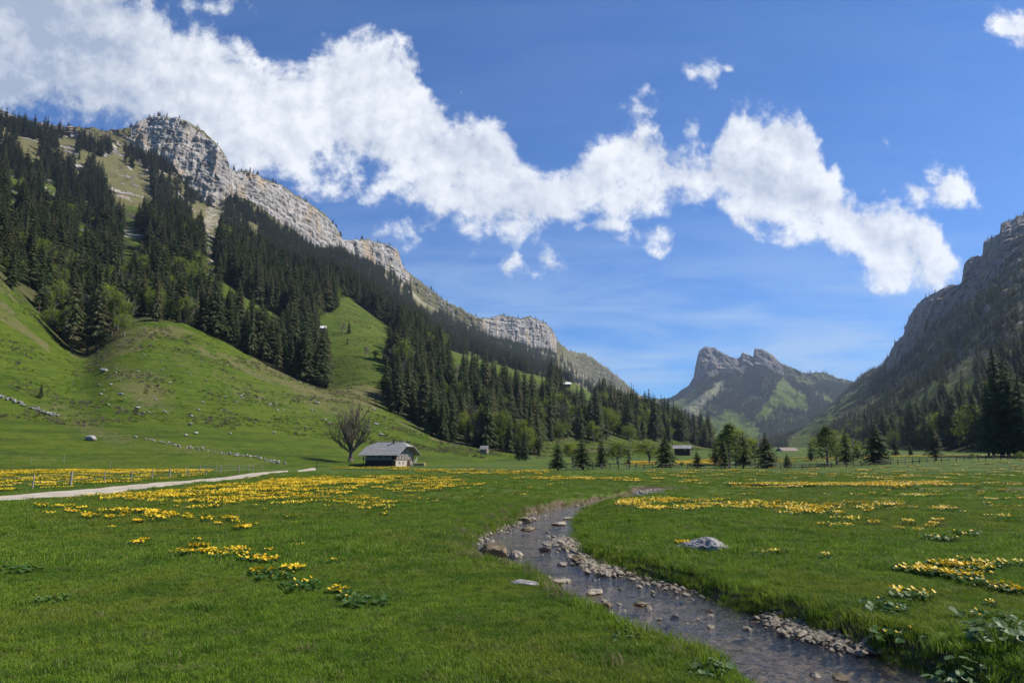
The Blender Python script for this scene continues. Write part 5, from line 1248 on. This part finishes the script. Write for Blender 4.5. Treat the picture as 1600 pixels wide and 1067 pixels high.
_, n2 = scat('grass', 16000, 14, 34, C_gf, lambda n, p: RNG.choice([0, 1, 2, 3], n, p=[.31, .31, .31, .07]), .75, 1.2)
_, n3 = scat('grass', 15000, 33, 96, C_gf, lambda n, p: RNG.choice([0, 1, 2, 3], n, p=[.3, .3, .3, .1]), .9, 1.5, extra=lambda p: RNG.random(len(p)) > sstep(60, 96, p[:, 1]))
print('grass', n1, n2, n3)
# tufts, old stalks and dwarf scrub over the pasture slope
A_ = cells(LEFT); K_ = LEFT.K[:-1, :-1]; nn_ = fbm(LEFT.X / 9, LEFT.Y / 9, 3, 4, .6)[:-1, :-1]; dd_ = (K_ > .8) & (K_ < 5.2) & LEFT.open[:-1, :-1] & (LEFT.px[:-1, :-1] > -100) & (LEFT.Y[:-1, :-1] < 620)
num = RNG.poisson(np.clip(A_ * dd_ * np.clip(.3 + nn_ * 2.2, .02, 1.2) * .8, 0, 3)); i_, j_ = np.nonzero(num); q = np.stack([LEFT.X[i_, j_], LEFT.Y[i_, j_], LEFT.Z[i_, j_] - .05], 1); q[:, :2] += RNG.normal(0, .15, (len(q), 2)); n = len(q)
if n > 60000: k = RNG.random(n) < 60000 / n; q = q[k]; i_, j_ = i_[k], j_[k]; n = len(q)
rot = np.zeros((n, 3)); rot[:, 2] = RNG.random(n) * 6.28; b_ = nn_[i_, j_] > .12
scatter('scrub', q, rot, RNG.uniform(.5, 1.3, n), np.where(b_ & (RNG.random(n) < .6), RNG.choice([0, 2], n), 1), C_sh); print('scrub', n)
# taller fringe on the stream banks, much of it straw coloured on the left bank
p = RNG.uniform([-4, 3], [30, 46], (60000, 2)); s, sd_ = stream_sd(p[:, 0], p[:, 1]); k = (s > .05) & (s < .45) & ((p[:, 1] < 30) | (RNG.random(len(p)) < .25)); p, s, sd_ = p[k], s[k], sd_[k]
z = ground_h(p[:, 0], p[:, 1]); n = len(p); st = (sd_ < 0) & (p[:, 1] > 11) & (fbm(p[:, 0] * 1.2, p[:, 1] * 1.2, 4, 2) > -.15); rot = RNG.normal(0, .18, (n, 3)); rot[:, 2] = RNG.random(n) * 6.28
k2 = RNG.random(n) < .75
p4 = spread(1500, 5, 60); k4 = on_grass(p4[:, 0], p4[:, 1], .4) & (fbm(p4[:, 0] / 4, p4[:, 1] / 4, 31, 3) > .02); p4 = p4[k4]; n4 = len(p4); r4 = RNG.normal(0, .1, (n4, 3)); r4[:, 2] = RNG.random(n4) * 6.28
scatter('grass', np.stack([p4[:, 0], p4[:, 1], ground_h(p4[:, 0], p4[:, 1])], 1), r4, RNG.uniform(.3, .75, n4), RNG.choice([3, 3, 3, 4], n4), C_gf)
scatter('grass', np.stack([p[:, 0], p[:, 1], z], 1)[k2], rot[k2], RNG.uniform(.5, 1.0, n)[k2], np.where(st & (RNG.random(n) < .55), 4, 3)[k2], C_gf)
print('fringe', n)
# ---- marigolds
def marigold(seed, rad, nl, nf, hl, flat=False, fs=.030):
    g = random.Random(seed); L = MB(); Fl = MB()
    for i in range(nl):
        a = g.uniform(0, 6.28); r_ = rad * math.sqrt(g.random()); x, y = r_ * cos(a), r_ * sin(a); z = hl * g.uniform(.3, 1); s = g.uniform(.025, .05) * (1.4 if rad > .3 else 1); tx, ty = g.uniform(-.5, .5), g.uniform(-.5, .5); o = g.uniform(0, 6)
        pts = []
        for k in range(7): b = o + k * 6.283 / 7; q = s * (1 if k else .35); pts.append((x + q * cos(b), y + q * sin(b), z + q * (cos(b) * tx + sin(b) * ty) + (.012 if k % 2 else 0)))
        L.face(pts)
        if i % 3 == 0: L.tube((x * .6, y * .6, 0), (x, y, z), .003, .002, 3)
    for i in range(nf):
        a = g.uniform(0, 6.28); r_ = rad * math.sqrt(g.random()) * .95; x, y = r_ * cos(a), r_ * sin(a); z = hl * g.uniform(.9, 1.35); s = fs * g.uniform(.7, 1.15); tx, ty = g.uniform(-.7, .7), g.uniform(-.9, .3); o = g.uniform(0, 6); c = (x, y, z - .004)
        Fl.tube((x, y, z - hl * .5), c, .002, .002, 3, 1)
        for k in range(5):
            b = o + k * 6.283 / 5; f = lambda q, bb: (x + q * cos(bb), y + q * sin(bb), z + q * (cos(bb) * tx + sin(bb) * ty) + .006)
            Fl.face([c, f(s, b - .5), f(s * 1.15, b), f(s, b + .5)])
    return L, Fl
def marigold_joined(seed, *a, **k):
    L, Fl = marigold(seed, *a, **k); n = len(L.v); L.m = [1] * len(L.f); L.v += Fl.v; L.f += [tuple(i + n for i in f) for f in Fl.f]; L.m += [0 if mm == 0 else 1 for mm in Fl.m]
    return L.build('p', [M_petal, M_mleaf], link=False)
mg = [marigold_joined(80 + i, .22, 30, 26, .16, fs=.030) for i in range(3)] + [marigold_joined(90 + i, .62, 50, 34, .13, fs=.032) for i in range(3)] + [marigold_joined(95 + i, .18, 22, 7, .13, fs=.026) for i in range(2)]
C_mg = proto_coll('marigold_proto', mg)
FLOW = [ ([(380, 742), (860, 745), (900, 765), (700, 790), (560, 815), (300, 835), (60, 825), (60, 790)], .35, 6, 2, -.1), ([(960, 765), (1640, 760), (1640, 850), (1300, 840), (1000, 805)], .35, 6, 2, -.1), ([(250, 840), (520, 850), (520, 930), (400, 930), (250, 880)], .5, 6, 2, -.1), ([(1200, 840), (1640, 845), (1640, 960), (1300, 930)], .3, 6, 2, -.1),  # polygon in the photograph, plants per m2, first proto, protos, noise threshold
    ([(255, 772), (330, 762), (420, 750), (520, 746), (600, 748), (600, 756), (500, 760), (420, 766), (330, 775)], 3.0, 3, 3, -.1),
    ([(130, 779), (255, 771), (420, 764), (560, 756), (600, 765), (520, 778), (400, 785), (300, 790), (200, 786)], 2.8, 3, 3, -.02),
    ([(470, 765), (560, 775), (620, 790), (600, 803), (540, 802), (500, 790), (380, 792), (400, 812), (440, 818), (380, 818), (300, 798)], 1.3, 3, 3, .0),
    ([(55, 798), (100, 797), (190, 806), (195, 815), (60, 808)], 5.0, 0, 3, -.15), ([(225, 808), (300, 806), (380, 812), (382, 826), (300, 820), (230, 818)], 4.5, 0, 3, -.2), ([(105, 802), (200, 803), (290, 806), (230, 816), (110, 812)], 4.0, 0, 3, -.1),
    ([(560, 745), (700, 746), (770, 756), (700, 775), (620, 770), (560, 760)], 1.2, 3, 3, .06), ([(620, 760), (680, 764), (660, 780), (620, 780)], 1.0, 3, 3, .0),
    ([(-60, 738), (330, 737), (310, 745), (200, 755), (60, 768), (-60, 774)], .8, 3, 3, -.05), ([(-60, 735.5), (330, 735), (330, 739), (-60, 741)], 1.3, 3, 3, -.2),
    ([(980, 784), (1030, 780), (1100, 788), (1200, 792), (1300, 790), (1310, 805), (1200, 806), (1090, 803), (1010, 800), (980, 795)], 3.4, 3, 3, -.15), ([(1100, 786), (1480, 782), (1500, 812), (1300, 824), (1150, 810)], 1.3, 0, 6, -.05),
    ([(1230, 798), (1330, 795), (1400, 800), (1420, 815), (1340, 822), (1260, 820)], 1.6, 0, 6, .0), ([(1380, 812), (1440, 808), (1480, 820), (1440, 835), (1385, 832)], 3.2, 0, 3, -.05), ([(1400, 790), (1470, 785), (1490, 800), (1420, 805)], 1.4, 0, 6, .05),
    ([(1140, 755.5), (1480, 752), (1480, 758), (1300, 761), (1160, 762)], 3.4, 3, 3, -.35), ([(1480, 753), (1640, 753), (1640, 757), (1480, 757)], 1.4, 3, 3, .0), ([(800, 744), (1000, 748), (1160, 755), (1160, 759), (950, 751), (800, 748)], .9, 3, 3, -.1),
    ([(1000, 762), (1600, 762), (1600, 786), (1000, 780)], .16, 0, 6, .0), ([(1500, 785), (1640, 782), (1640, 800), (1510, 796)], 1.2, 0, 6, .0), ([(1480, 800), (1640, 800), (1640, 850), (1490, 850)], .45, 0, 8, .1),
    ([(940, 735), (1640, 730), (1640, 750), (1100, 752)], .25, 3, 3, .05),
    ([(520, 731), (640, 731), (640, 735), (520, 733)], .8, 3, 3, -.1), ([(650, 733), (860, 735), (860, 742), (650, 740)], .8, 3, 3, -.05),
    ([(980, 724.5), (1022, 724.5), (1022, 728), (980, 728)], 2.6, 3, 3, -.3), ([(1055, 724), (1135, 723), (1135, 727), (1055, 728)], 2.2, 3, 3, -.25), ([(1200, 724), (1640, 723), (1640, 725), (1200, 727)], .8, 3, 3, .05),
    ([(1480, 860), (1640, 850), (1640, 1000), (1560, 940), (1470, 940)], .35, 6, 2, .05), ([(1060, 880), (1300, 900), (1400, 960), (1300, 960), (1150, 920)], .12, 6, 2, .0), ([(1420, 950), (1500, 960), (1490, 980), (1420, 975)], .8, 6, 2, -.2)]
PP, II = [], []
for poly, dn, k0, kn, th in FLOW:
    W_ = np.array([on_plane(*q) for q in poly]); lo, hi = W_.min(0) - .5, W_.max(0) + .5; n = int((hi - lo).prod() * dn * (1.35 if k0 == 3 else 1.2)); n = min(n, 40000)
    p = RNG.uniform(lo, hi, (n, 2)); px, py, _ = proj(p[:, 0], p[:, 1], np.zeros(n)); wob = 5 * fbm(p[:, 0] / 3, p[:, 1] / 3, 2, 3) * (p[:, 1] < 60)
    k = inpoly(px + wob * 3, py + wob * .6, poly) & (fbm(p[:, 0] / 2.2, p[:, 1] / 3.0, 7, 4, .65) + RNG.normal(0, .32, n) > th + .10 + .06) & on_grass(p[:, 0], p[:, 1], .15); p = p[k]; PP.append(p); II.append(RNG.integers(k0, k0 + kn, len(p)))
p = np.concatenate(PP); ii = np.concatenate(II); n = len(p); print('marigold patches', n)
rot = np.zeros((n, 3)); rot[:, 2] = RNG.random(n) * 6.28; z = ground_h(p[:, 0], p[:, 1])
# where the hill already rises above the valley sheet, put them on the hill
scatter('marigolds', np.stack([p[:, 0], p[:, 1], z - .01], 1), rot, RNG.uniform(.7, 1.2, n) * np.interp(p[:, 1], [10, 90], [.9, 1.15]), ii, C_mg)
# near plants one can single out
NEAR = [(285, 868, .24, 16, 'marigold clump at the left end of the flowering patch in the left foreground'), (310, 858, .22, 22, 'tall bright yellow marigold clump in the left foreground patch'), (327, 866, .22, 22, 'marigold clump with dense flowers right of the tallest one in the left patch'),
        (350, 872, .26, 12, 'leafy marigold clump in the middle of the left foreground patch'), (368, 864, .24, 20, 'yellow marigold clump behind the leafy one in the left patch'), (395, 878, .26, 7, 'mostly leafy marigold clump right of the middle of the left patch'), (416, 880, .24, 24, 'densely flowering low marigold clump near the right of the left patch'),
        (408, 898, .24, 10, 'pale flowering marigold clump in front of the densely flowering one'), (432, 905, .28, 2, 'dark leafy marigold clump with hardly any flowers'), (455, 893, .22, 18, 'last flowering marigold clump at the right end of the left patch'), (465, 922, .30, 1, 'low leafy plant mound below the left marigold patch'),
        (213, 852, .18, 10, 'small marigold tuft left of the main left patch'), (226, 847, .12, 12, 'small upright marigold tuft behind the small low one'), (530, 928, .16, 9, 'lone pair of marigold flowers in the grass in the lower middle'), (575, 948, .30, 0, 'leafy flowerless plant right of the lone marigold pair'), (545, 938, .18, 1, 'small leafy plant right beside the lone marigold pair'),
        (1430, 896, .30, 12, 'marigold clump at the left end of the right foreground patch'), (1462, 900, .30, 24, 'marigold clump second from the left in the right foreground patch'), (1485, 890, .32, 26, 'dense marigold clump in the middle of the right foreground patch'), (1500, 905, .30, 22, 'marigold clump in front of the dense one in the right patch'),
        (1522, 893, .30, 22, 'marigold clump right of the dense one in the right foreground patch'), (1545, 886, .26, 14, 'marigold clump at the right end of the right foreground patch'), (1528, 915, .28, 3, 'leafy marigold clump below the right foreground patch'), (1425, 935, .26, 9, 'marigold clump alone below the right foreground patch'), (1570, 925, .22, 8, 'small marigold clump by the right edge'), (1595, 930, .22, 8, 'marigold clump cut by the right edge'),
        (1067, 852, .16, 18, 'small bright marigold tuft beside the big grey boulder'), (1410, 985, .34, 2, 'leafy plant in the grass above the stream at lower right'), (1385, 955, .26, 1, 'dark leafy tuft above the right bank'), (1545, 975, .32, 1, 'grey leafy plant above the big leaved plants'), (30, 895, .40, 0, 'patch of dark small leaved plants at the left edge'), (85, 942, .22, 0, 'little dark leaved plant in the lawn at lower left'),
        (1195, 868, .2, 3, 'tiny marigold tuft right of the big grey boulder'), (1217, 866, .18, 4, 'second tiny marigold tuft right of the big grey boulder'), (1470, 845, .34, 6, 'mound of marigold leaves with few flowers in the right meadow'), (1510, 838, .30, 4, 'smaller mound of marigold leaves in the right meadow')]
for i, (px, py, rad, nf, lab) in enumerate(NEAR):
    q = on_ground(px, py); e = empty('marigold_plant', tuple(q), i); tag(e, lab, 'plant', None); sc_ = 1.0 if nf else .9
    L, Fl = marigold(400 + i, rad * sc_ * 1.25, int((30 + rad * 190) * (1 if nf > 3 else .6)), max(int(nf * 3.0), 1), .06 + rad * .20, fs=.027 if nf > 3 else .02); L.build('leaf', [M_mleaf], e)
    if nf: Fl.m = [0 if mm == 0 else 1 for mm in Fl.m]; Fl.build('flower', [M_petal, M_mleaf], e)
# ---- butterbur with large leaves at lower right and by the left bank
def bigleaf(lab, loc, n, rad, hgt_, s0, s1, seed):
    g = random.Random(seed); e = empty('butterbur_plant', tuple(loc)); tag(e, lab, 'plant')
    lf = MB(); stm = MB()
    for i in range(n):
        a = g.uniform(0, 6.28); r_ = rad * math.sqrt(g.random()); x, y = r_ * cos(a), r_ * sin(a); z = hgt_ * g.uniform(.35, 1) * (1.1 - .5 * r_ / rad); s = g.uniform(s0, s1)
        stm.tube((x * .35, y * .35, -.05), (x, y, z), .007, .005, 5)
        out = V3((cos(a) + g.uniform(-.5, .5), sin(a) + g.uniform(-.5, .5), g.uniform(-.55, .1))).normalized(); up = V3((g.uniform(-.3, .3), g.uniform(-.3, .3), 1)); sd2 = out.cross(up).normalized(); up = sd2.cross(out)
        c = V3((x, y, z)); K = 14; ring_ = []
        for k in range(K):
            b = 2 * pi * k / K; rr_ = s * (1.0 - .35 * max(0, -cos(b)) ** 6 + .15 * max(0, cos(b)) ** 3) * (1 + .05 * cos(7 * b)); w = abs(sin(b))
            ring_.append(c + out * (cos(b) * rr_ + s * .25) + sd2 * (sin(b) * rr_ * .85) + up * (s * (.22 * w - .10 * cos(b) + .04 * cos(3 * b + i))))
        mid = [c + out * (s * .25) + (q_ - c - out * (s * .25)) * .5 + up * (.02 * s) for q_ in ring_]; cc_ = c + out * (s * .25) - up * (.03 * s)
        for k in range(K): j = (k + 1) % K; lf.face([mid[k], ring_[k], ring_[j], mid[j]]); lf.face([cc_, mid[k], mid[j]])
    lf.build('leaf', [M_bleaf], e, smooth=True); stm.build('stem', [M_bleaf], e)
bigleaf('cluster of large pale green butterbur leaves above the right bank at lower right', on_ground(1500, 1020), 40, .36, .32, .035, .075, 1)
bigleaf('butterbur plant with broad grey green leaves at the right edge of the foreground', on_ground(1565, 1010), 44, .40, .34, .035, .075, 2)
bigleaf('lowest butterbur leaves hanging over the dark right bank', on_ground(1535, 1050), 36, .34, .26, .035, .07, 3)
bigleaf('fresh bright green leafy plant on the left bank at the bottom', on_ground(1110, 1052), 34, .24, .15, .025, .05, 4)
bigleaf('small pale leaved plant hanging over the left bank', on_ground(975, 998), 12, .2, .12, .025, .045, 5)
# ---- gravel bars and pebbles in the stream: countless
pb = []
for i in range(6):
    V, F = rock_mesh(500 + i, .5, 1, .5); pb.append(mesh_np('p', V, T=F, mats=[M_peb], smooth=False, link=False))
C_pb = proto_coll('pebble', pb)
P_, S_ = [], []
BARS = [([(905, 868), (925, 872), (960, 888), (985, 900), (950, 900), (915, 885), (890, 868)], 1900, .03, .11), ([(985, 897), (1020, 905), (1060, 918), (1110, 935), (1090, 938), (1030, 918), (990, 908)], 420, .02, .07), ([(870, 840), (905, 845), (912, 866), (890, 862), (872, 852)], 900, .03, .12),
        ([(1190, 962), (1240, 965), (1310, 985), (1345, 1005), (1330, 1012), (1260, 998), (1200, 975)], 3600, .02, .085), ([(1300, 990), (1355, 1008), (1350, 1022), (1320, 1018)], 700, .03, .1), ([(880, 785), (990, 768), (1000, 772), (905, 792)], 1800, .03, .09), ([(1000, 762), (1075, 760), (1070, 768), (1005, 776)], 1600, .04, .14),
        ([(735, 846), (800, 818), (835, 804), (840, 810), (790, 830), (745, 856)], 900, .03, .1), ([(740, 870), (775, 875), (800, 890), (760, 888)], 500, .02, .07)]
for poly, n, a, b in BARS:
    W_ = np.array([on_plane(*q, WATER_Z) for q in poly]); p = RNG.uniform(W_.min(0), W_.max(0), (n * 4, 2)); px, py, _ = proj(p[:, 0], p[:, 1], np.full(len(p), WATER_Z)); w = 4 * fbm(p[:, 0] * 2, p[:, 1] * 2, 1, 2)
    p = p[inpoly(px + w, py + w, poly)][:n]; s, _ = stream_sd(p[:, 0], p[:, 1]); p = p[s < .12]; s = s[s < .12]
    g_ = ground_h(p[:, 0], p[:, 1]); sz = (a + (b - a) * RNG.random(len(p)) ** 3.2 * 1.5) * 1.5; kk_ = RNG.random(len(p)) < .42 + .5 * fbm(p[:, 0] * 1.5, p[:, 1] * 1.5, 6, 3); p = p + RNG.normal(0, .13, p.shape); p, s, g_, sz = p[kk_], s[kk_], g_[kk_], sz[kk_]
    P_.append(np.stack([p[:, 0], p[:, 1], np.where(s < .05, np.maximum(g_, WATER_Z - .005 + .03 * RNG.random(len(p))), g_) + sz * .08], 1)); S_.append(sz)
p = RNG.uniform([-3, 3], [12, 40], (60000, 2)); s, _ = stream_sd(p[:, 0], p[:, 1]); f = fbm(p[:, 0] * .7, p[:, 1] * .7, 2.2, 3); k = (s < .12) & ((RNG.random(len(p)) < .5) & (f > -.1) | (s > -.25)); p, s = p[k], s[k]
sz = .02 + .07 * RNG.random(len(p)) ** 3.5; P_.append(np.stack([p[:, 0], p[:, 1], ground_h(p[:, 0], p[:, 1]) + sz * .1], 1)); S_.append(sz)
p = RNG.uniform([-3, 4], [12, 34], (9000, 2)); s, _ = stream_sd(p[:, 0], p[:, 1]); k = (s < -.05) & (fbm(p[:, 0] * .9, p[:, 1] * .9, 12.2, 3) > .12); p = p[k][:150]; sz = .06 + .16 * RNG.random(len(p)) ** 2; P_.append(np.stack([p[:, 0], p[:, 1], WATER_Z - .02 + RNG.uniform(-.03, .03, len(p))], 1)); S_.append(sz)
P_ = np.concatenate(P_); S_ = np.concatenate(S_); n = len(P_); rot = RNG.normal(0, .35, (n, 3)); rot[:, 2] = RNG.random(n) * 6.28
scatter('gravel', P_, rot, S_, RNG.integers(0, 6, n), C_pb); print('gravel', n)
# ---- thin air: far slopes fade to blue
m, n_, out_ = material('haze'); pv = n_.new('ShaderNodeVolumePrincipled'); pv.inputs['Color'].default_value = (0.62, 0.76, 1.0, 1); pv.inputs['Density'].default_value = HAZE; pv.inputs['Anisotropy'].default_value = 0.2
n_.l.new(pv.outputs[0], out_.inputs['Volume'])
mb = MB(); mb.box((0, 2700, 745), (17600, 5900, 1510)); hz = mb.build('haze', [m]); tag(hz, kind='stuff')
